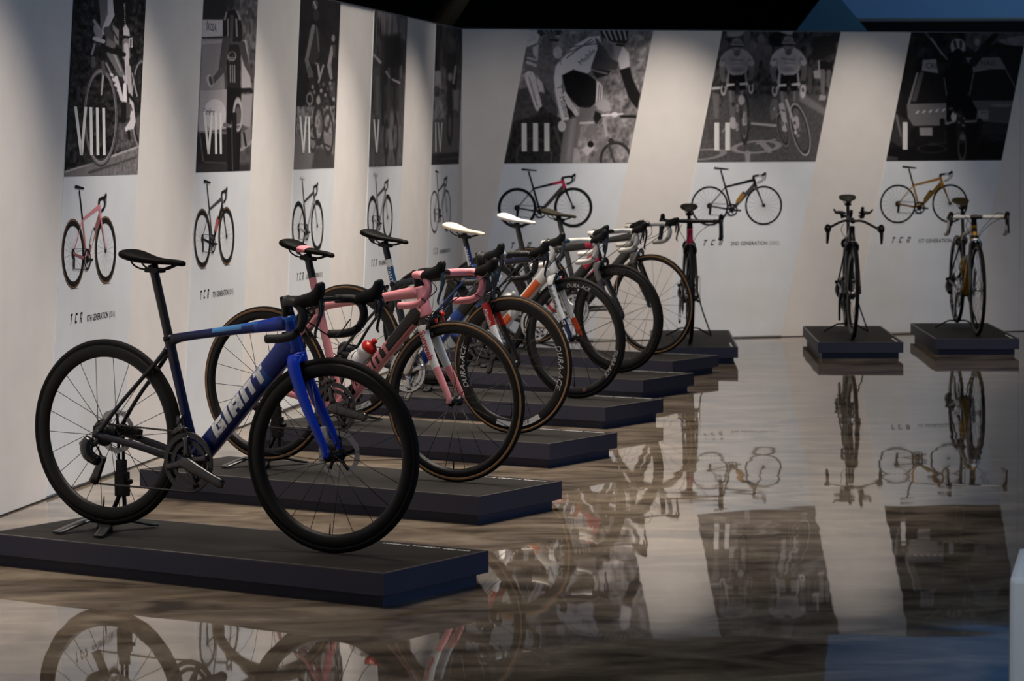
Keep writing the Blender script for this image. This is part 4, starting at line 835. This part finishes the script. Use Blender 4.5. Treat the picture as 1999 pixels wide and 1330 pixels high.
    for s in (-1, 1):
        m.loft([CR + np.array((.0, s * .016, -.006)), CR + np.array((.006, s * .033, -.045)), CR + (axle - CR) * .5 + (-.012, s * .043, 0), axle + (-.006, s * .050, .03), axle + (.0, s * .051, -.006)], [.016, .0125, .0105, .009, .008], [.028, .0245, .0200, .0145, .011], seg=14, sub=9, colf=lambda t, v, p, s=s: ff(t, s, p))
    fk = m.obj('fork', M_PAINT, root, SM)
    for txt, col, hgt, t0, side in sp.get('forktext', []):
        m = MB(); V, F = text2d(txt, hgt, bold=.0006); V = V - (0, hgt * .36); p0 = CR + np.array((.004, side * .034, -.045)); p1 = CR + (axle - CR) * .5 + (-.012, side * .043, 0); p2 = axle + (-.006, side * .05, .03)
        if t0 > .5: p0, p1 = p1, p2
        d = np.linalg.norm(p1 - p0); tt = t0 if t0 <= .5 else t0 - .5; V = V + (tt * d, 0)
        T = vn(p1 - p0); wrap_on(m, V * (1, 1 if side < 0 else -1), F, p0, p1, (0, side, 0), .0125 if t0 <= .5 else .0105, .024 if t0 <= .5 else .0185, col, off=.0016); m.obj('lettering', M_PRINT, fk)
    # wheels
    fw = wheel('front_wheel', root, SM @ Matrix.Translation((WB, 0, R)) @ Matrix.Rotation(math.radians(sp.get('wrot', 0)), 4, 'Y'), False, sp)
    rw = wheel('rear_wheel', root, Matrix.Translation((0, 0, R)) @ Matrix.Rotation(math.radians(sp.get('wrot2', 3)), 4, 'Y'), True, sp)
    # seat post and saddle
    pc = sp.get('postc', lambda t, v, p: (.012, .012, .013)); m = MB().loft([J + q * .02, PT], [.0125, .0125], [.0185, .0180], seg=18, sub=24, colf=pc); m.loft([PT + q * .01, PT - q * .018], [.014, .016], [.019, .021], seg=14, c=(.012,) * 3)
    po = m.obj('seat_post', M_PAINT, root)
    if sp.get('posttext'):
        txt, col, hgt, st = sp['posttext']; m = MB(); V, F = text2d(txt, hgt, spacing=1.1); V = V - (0, hgt * .36) + (st, 0); wrap_on(m, V, F, PT, J, (0, -1, 0), .0125, .018, col, off=.001); m.obj('lettering', M_PRINT, po)
    saddle_parts(root, math.radians(sp.get('tilt', 2)), sp, PT)
    (tt_bar if sp.get('tt') else drop_bar)(root, sp, SM)
    crankset(root, sp); chain_parts(root, sp)
    if sp.get('disc'):
        m = MB().box((-.010, .036, -.024), (.022, .060, .026), bev=.008); m.obj('disc_caliper', M_STEEL, root, SM @ Matrix.Translation(CR + (axle - CR) * .80 + (-.03, 0, 0)) @ Matrix.Rotation(-.25, 4, 'Y'))
        m = MB().box((-.03, .030, -.014), (.035, .060, .020), bev=.008); m.obj('disc_caliper', M_BLACK, root, Matrix.Translation((.08, 0, R - .0)) @ Matrix.Rotation(.15, 4, 'Y'))
        m = MB(); 
        for s in (-1, 1): m.loft([CR + AX * .16 + (.16, s * .16, -.03), CR + AX * .12 + (.13, s * .08, -.05), CR + AX * .10 + (.05, s * .02, .02)], .0026, sub=6, seg=6)
        m.obj('brake_hose', M_BLACK, root, SM)
    else:
        caliper(root, SM @ Matrix.Translation(CR + (.034, 0, .000)) @ Matrix.Rotation(.28, 4, 'Y'), sp)
        caliper(root, Matrix.Translation(J + (-.065, 0, -.035)) @ Matrix.Rotation(.7, 4, 'Y') @ Matrix.Rotation(PI, 4, 'Z'), sp)
        m = MB(); b = ST + (.10, 0, .0)
        if sp.get('tt'): b = b - (.09, 0, .02)
        sp.get('tt') or m.loft([b + (.135, .2, .02), b + (.14, .12, -.01), b + (.10, .05, -.07), CR + (.045, .015, .03)], .0022, sub=6, seg=6); m.loft([b + (.0, -.06, -.01), b + (.05, -.08, -.05), b + (-.02, -.05, -.10), DT1 + (.0, -.03, .0)], .0024, sub=6, seg=6)
        if sp.get('loops'):
            for s in (-1, 1): m.loft([b + (.13, s * .20, .03), b + (.15, s * .13, .05), b + (.12, s * .05, -.04), b + (0, s * .03, -.10), DT1 + (-.03, s * .03, -.02)], .0022, sub=6, seg=6)
        m.obj('brake_cable', M_BLACK, root, SM)
    # bottle cages and bottles
    for where, spec_b in sp.get('bottles', {}).items():
        cage, body, lid, lab = spec_b
        if where == 'down': T = vn(DT1 - BBp); p0 = BBp + T * .135; n = vn(np.cross(T, (0, 1, 0)))
        else: T = vn(J - BBp); p0 = BBp + T * .15; n = vn(np.cross((0, -1, 0), T)); 
        if n[2] < 0 and where == 'down': n = -n
        if where != 'down' and n[0] < 0: n = -n
        o0 = p0 + n * ((dth if where == 'down' else .020) + .043)
        X = n; Z = T; Y = np.cross(Z, X); MM = Matrix([[X[i], Y[i], Z[i], o0[i]] for i in range(3)] + [[0, 0, 0, 1]])
        m = MB(); c = cage
        for s in (-1, 1): m.loft([(-.038, s * .012, .0), (-.030, s * .034, .02), (.0, s * .042, .045), (.032, s * .030, .075), (.036, s * .012, .10), (.03, 0, .115)][:6], [.009, .012, .014, .013, .010, .006], .0022, seg=8, sub=4, ref=(0, 0, 1), c=c)
        m.box((-.042, -.012, -.01), (-.037, .012, .12), c, bev=.002); m.loft([(-.04, 0, -.006), (.0, 0, -.008), (.03, 0, -.002)], [.012, .02, .01], .003, seg=8, c=c)
        m.obj('bottle_cage', M_PAINT, root, MM)
        if body: bottle(root.matrix_world @ MM, body, lid, lab)
    # stand
    rearc = Mw @ Vector((0, 0, 0)); base = Matrix.Translation((rearc.x, rearc.y, .1185)) @ Matrix.Rotation(a, 4, 'Z')
    wire = idx >= 6
    so = empty('bike_stand', base, 'black %s under the %s' % ('wire stand' if wire else 'flat footed stand', BIKEWORD[idx]), 'bike stand', 'black stands holding the rear wheels')
    zl = lift
    if not wire:
        ft = mat('stand_black', (.022, .022, .021), .38, coat=.3)
        for sg in (-1, 1):
            Y = lambda q: .062 + sg * q
            for k, x0, x1 in ((0, -.115, -.145), (1, -.005, .040)):
                m = MB(); m.loft([(x0, Y(.012), .036), (x0, Y(.035), .038), (x0 * .7 + x1 * .3, Y(.075), .030), (x1, Y(.150), .0105), (x1 + (x1 - x0) * .08, Y(.168), .0085)], [.027, .025, .022, .021, .019], [.005] * 5, seg=8, sub=4, ref=(1, 0, 0), ex=5); m.obj('foot', ft, so)
        m = MB().box((-.135, .035, .030), (.015, .089, .040), bev=.003); m.loft([(-.06, .062, .002), (-.06, .062, .034)], .03, seg=16, ref=(1, 0, 0)); m.obj('base_plate', ft, so)
        yp = .105
        m = MB().box((-.034, yp - .016, .125), (.012, yp + .020, .215), bev=.005); m.box((-.030, yp - .012, .21), (.006, yp + .012, .26), bev=.004)
        for x in (-.024, -.002): m.loft([(x, yp, .25), (x, yp, R + zl - .02)], .006, seg=8, ref=(1, 0, 0))
        m.loft([(-.060, .075, .035), (-.045, yp - .005, .08), (-.020, yp, .135)], .010, .008, seg=8, sub=2); m.loft([(-.015, .085, .035), (.0, yp, .08), (-.004, yp, .135)], .009, .007, seg=8, sub=2); m.obj('post', M_BLACK, so)
        m = MB().box((-.032, yp - .012, R + zl - .03), (.010, yp + .010, R + zl + .02), bev=.004); m.loft([(0, yp + .004, R + zl), (0, .062, R + zl)], .010, ref=(1, 0, 0), seg=12); m.obj('axle_clamp', M_BLACK, so)
        m = MB().loft([(.010, yp, .185), (.034, yp, .18)], .009, ref=(0, 1, 0), seg=10); m.obj('clamp_knob', M_BLACK, so)
    else:
        m = MB()
        for s in (-1, 1):
            m.loft([(.04, s * .02, .055), (.03, s * .07, .052), (.01, s * .14, .012), (.012, s * .165, .006)], .006, seg=8, sub=4, ref=(1, 0, 0)); m.loft([(-.02, s * .162, .006), (.05, s * .162, .006)], .007, seg=8)
            m.loft([(0, s * .066, R + zl), (0, s * .084, R + zl)], .012, ref=(1, 0, 0), seg=12)
        m.loft([(.0, .078, R + zl), (.01, .085, R * .7), (.01, .162, .010)], .0055, seg=8, sub=3, ref=(1, 0, 0))
        m.loft([(.04, -.03, .06), (.04, .03, .06)], .006, seg=8, ref=(1, 0, 0)); m.obj('wire_frame', M_BLACK, so)
    return root
K = (.012, .012, .013)
NAVY = hx('0b1230'); BL1 = hx('122a78'); BL2 = hx('1c4f9e'); SKY = hx('4a86c0')
def fr1(t, v, p):
    x = p[0]
    if x < .30: return (.008, .009, .018)
    k = min(1, max(0, (x - .30) / .42)); c = np.array(NAVY) * (1 - k) + np.array(BL1) * k
    h = math.sin(x * 37 + p[2] * 23) * math.sin(x * 61 - p[2] * 47)
    if x < .76 and p[2] > .66:
        if .47 < x < .60 and .15 < v < .52: return SKY if v > .28 else BL2
        if .60 < x < .68 and .05 < v < .42: return hx('2c63b4')
        if x > .68: return hx('1838a0')
    if x > .62 and h > .45 and v > .3: return BL2
    if x < .42 and p[2] < .33: return (.008, .010, .03)
    return tuple(c)
B = []
B.append(dict(label='deep blue to black disc brake racing bicycle with black saddle and bars', framec=fr1, forkc=lambda t, s, p: hx('1038b8'), depth=.046, disc=True, spokes=20, tall=.014, aero=True, tapefrom=.17,
    downtext=('GIANT', hx('e2e6ea'), .050, .150), ltw=1.45, lth=.22, crank_text=True, crank_angle=-20, tilt=0, hood=(.006, .006, .006), big=1.22, J=(0, 0, .004)))
def fr2(t, v, p):
    x, z = p[0], p[2]
    if x > .43 and z < .73 and (x - .40) * .87 + .10 > (z - .268) - .02 and z > .3:
        if .40 < x < .80 and abs((z - .268) - (x - .40) * 1.02) < .05: return PINK if .58 < v < .88 and x < .76 else (.008, .006, .0065)
    return PINK
def fk2(t, s, p):
    if t < .20: return (.016, .014, .014)
    if t < .56: return (.62, .62, .62) if s < 0 else (.45, .50, .55)
    return PINK
B.append(dict(label='pink and black racing bicycle with pink handlebar tape', framec=fr2, forkc=fk2, depth=.036, tan=TAN, spokes=18, tape=hx('d5878f'), tapefrom=.075, bare=K, tall=.006,
    downtext=('GIANT', PINK, .046, .12), forktext=[('Sunweb', hx('b03040'), .042, .04, -1)], crank_angle=-8, crank_text=True, saddle_stripe=hx('d5878f'), tilt=5, sd=.042,
    postc=lambda t, v, p: (.012,) * 3 if t > .62 or t < .05 else (PINK if t > .2 else PINK), posttext=('TCR', K, .024, .135), lever=(.03, .05, .07),
    bottles={'down': ((.5, .5, .5), (.62, .62, .62), hx('a81c14'), 'white water bottle with red lid on the pink bicycle')}, stemmat=M_BLACK))
def fr3(t, v, p):
    x, z = p[0], p[2]
    if .45 < x < .78 and abs((z - .268) - (x - .40) * 1.02) < .05: return hx('1d3f86') if x < .68 else K
    if x < .2: return K
    return (.012, .014, .02)
def fk3(t, s, p):
    if t < .24: return K
    if t < .46: return hx('8e1c1c')
    return (.60, .62, .65) if s < 0 else K
B.append(dict(label='black racing bicycle with red and white fork, blue down tube and tan-sided tyres', framec=fr3, forkc=fk3, depth=.053, tan=TAN, spokes=16, tape=(.014,) * 3, rib=1, bare=hx('8c969a'), tapefrom=.06, tall=.012,
    downtext=('GIANT', (.62, .62, .62), .040, .13), forktext=[('Alpecin', (.6, .5, .5), .030, .20, -1)], crank_angle=62, crank_silver=True, tilt=4, sd=.055,
    postc=lambda t, v, p: K if t > .66 else ((.6, .6, .6) if t > .52 else hx('1c4a70')), posttext=('GIANT', (.7, .7, .7), .028, .10), lever=(.02, .02, .03),
    decal=[('DURA-ACE', .040, 2, .270, (.5,) * 3, False), ('DURA-ACE', .040, 186, .270, (.5,) * 3, False), ('C50', .030, 287, .276, K, True), ('C50', .030, 120, .276, K, False)], whiteband=(255, 305),
    bottles={'down': ((.5, .5, .5), (.60, .60, .60), hx('b8240f'), 'white water bottle with red lid behind the pink handlebar')}))
def fr4(t, v, p):
    x, z = p[0], p[2]
    if x > .29 and z > .70 and x < .79: return hx('10162c')
    d = (z - .268) - (x - .40) * 1.02
    if .42 < x < .80 and abs(d) < .05:
        if (.50 < x < .55 or .62 < x < .74) and .40 < v < .62: return hx('c8541c')
        return (.58, .58, .57)
    return (.50, .52, .54) if x > .35 else hx('1a3468')
def fk4(t, s, p):
    if t < .62: return (.60, .63, .66)
    return hx('10204a') if s < 0 else hx('b8401c')
B.append(dict(label='white, orange and blue racing bicycle with cream saddle', framec=fr4, forkc=fk4, depth=.044, spokes=16, tape=(.66, .63, .58), bare=hx('34465a'), tapefrom=.06, tall=.006, rimc=(.013,) * 3,
    toptext=('Rabobank', (.75, .73, .72), .036, .10), forktext=[('Rabobank', hx('101830'), .036, .02, -1), ('GIANT', (.7, .7, .7), .030, .62, -1)], crank_angle=78, tilt=4, sd=.075, saddle=hx('d8cdb6'),
    postc=lambda t, v, p: K if t > .72 else ((.6, .6, .62) if v < .5 else hx('1b2a60')), posttext=('GIANT', (.75, .75, .75), .028, .075), lever=(.05, .06, .08),
    decal=[('DURA-ACE', .030, 85, .282, (.5,) * 3, False), ('DURA-ACE', .032, 335, .281, (.5,) * 3, False), ('35', .024, 285, .284, (.5, .2, .2), True)],
    bottles={'down': ((.5, .5, .5), (.45, .46, .44), (.40, .40, .38), 'pale water bottle with a clear domed lid on the white and orange bicycle')}))
def fr5(t, v, p):
    x, z = p[0], p[2]
    if x > .74 and z > .60 and .30 < v < .60: return hx('a02240')
    d = (z - .268) - (x - .40) * 1.02
    if .44 < x < .56 and abs(d) < .05: return hx('b03030') if int(x * 60) % 2 else (.55, .52, .52)
    return (.013, .013, .014)
B.append(dict(label='black and magenta racing bicycle with white saddle and white handlebar tape', framec=fr5, forkc=lambda t, s, p: (.10, .10, .10) if t < .4 else (.03, .035, .045), depth=.052, spokes=16, tape=(.66, .64, .60), tapefrom=.07, tall=.0,
    crank_angle=-2, crank_silver=True, tilt=3, sd=.062, saddle=(.72, .71, .68), postc=lambda t, v, p: (.025, .024, .024), decal=[('HED', .05, 330, .275, (.05,) * 3, False), ('HED', .05, 90, .275, (.05,) * 3, False)], bright=True, tan=None,
    bottles={'down': ((.05, .05, .05), (.5, .5, .5), hx('a02030'), 'white water bottle with a red lid on the black and magenta bicycle')}))
def fr6(t, v, p):
    return (.055, .054, .052) if p[2] > .5 or p[0] < .3 else (.03, .03, .032)
B.append(dict(label='dark grey racing bicycle with white bars and shallow wheels with tan-sided tyres', framec=fr6, forkc=lambda t, s, p: (.10, .095, .09) if t < .3 else (.012,) * 3, depth=.022, tan=TAN, spokes=20, tape=(.66, .64, .60), tapefrom=.08, tall=-.01,
    toptext=('GIANT', (.25, .25, .25), .036, .22), crank_angle=185, crank_silver=True, tilt=2, sd=.064, saddle=(.05, .045, .03), postc=lambda t, v, p: (.06, .06, .06), silver_brake=True, silverhub=True, bright=True, loops=True,
    bottles={'down': ((.1, .1, .1), hx('a01840'), hx('a01840'), 'magenta water bottle on the dark grey bicycle')}))
def fr7(t, v, p): return hx('a01540') if p[0] > .74 and p[2] > .6 else (.02, .02, .021)
B.append(dict(label='black racing bicycle with magenta head tube seen from the front', framec=fr7, forkc=lambda t, s, p: (.02,) * 3, depth=.040, spokes=16, tape=(.014,) * 3, tapefrom=.19, tall=.0, crank_angle=-60, sd=.06, saddle=(.03, .026, .022), crank_silver=True, silver_brake=False, lever=(.02, .03, .04), loops=False, bright=True, silverhub=True))
B.append(dict(label='black time trial bicycle with horn shaped aero handlebar', framec=lambda t, v, p: (.02, .02, .021), forkc=lambda t, s, p: (.02,) * 3, depth=.060, spokes=16, tt=True, crank_angle=-70, saddle=(.05, .045, .035), tilt=0, silverhub=True))
def fr9(t, v, p):
    if p[0] > .72: return hx('b8861c') if int(p[2] * 40) % 2 else K
    return hx('8f8a78') if p[2] > .66 else (hx('a67818') if .4 < p[0] < .6 else K)
B.append(dict(label='gold and black racing bicycle with white bar tops and silver front hub', framec=fr9, forkc=lambda t, s, p: (.015,) * 3, depth=.024, spokes=24, tape=(.70, .68, .63), tapefrom=.045, tall=-.012, crank_angle=-100, sd=.04, saddle=(.045, .038, .018), silver_brake=True, silverhub=True, bright=True, crank_silver=True, loops=True, track=(.2, .18, .15),
    bottles={'down': (hx('7d6418'), hx('b0861c'), hx('6a6a60'), 'gold water bottle low on the gold and black bicycle'), 'seat': (hx('7d6418'), None, None, '')}))
POS = [((-.630, 9.389), -30.7, 5), ((-.248, 11.403), -32.0, 1), ((-.008, 13.333), -32.0, 0), ((.341, 15.217), -33.5, -3), ((.647, 16.952), -33.5, -4), ((.938, 18.464), -33.5, -4), ((1.257, 19.366), -93.2, 3), ((2.452, 19.752), -94.2, 3), ((3.410, 20.118), -90.5, 0)]
for i, (sp, (fp, yw, stv)) in enumerate(zip(B, POS)): bicycle(i, sp, fp, yw, stv)

# ------------------------------------------------------------------ pale box in the right foreground
m = MB().box((0, 0, 0), (.55, .55, .396), bev=.012)
tag(m.obj('display_plinth', M_PALE, M=Matrix.Translation((1.275, 7.0, 0)) @ Matrix.Rotation(math.radians(-13), 4, 'Z')), 'pale grey display plinth cut off at the lower right edge', 'plinth')
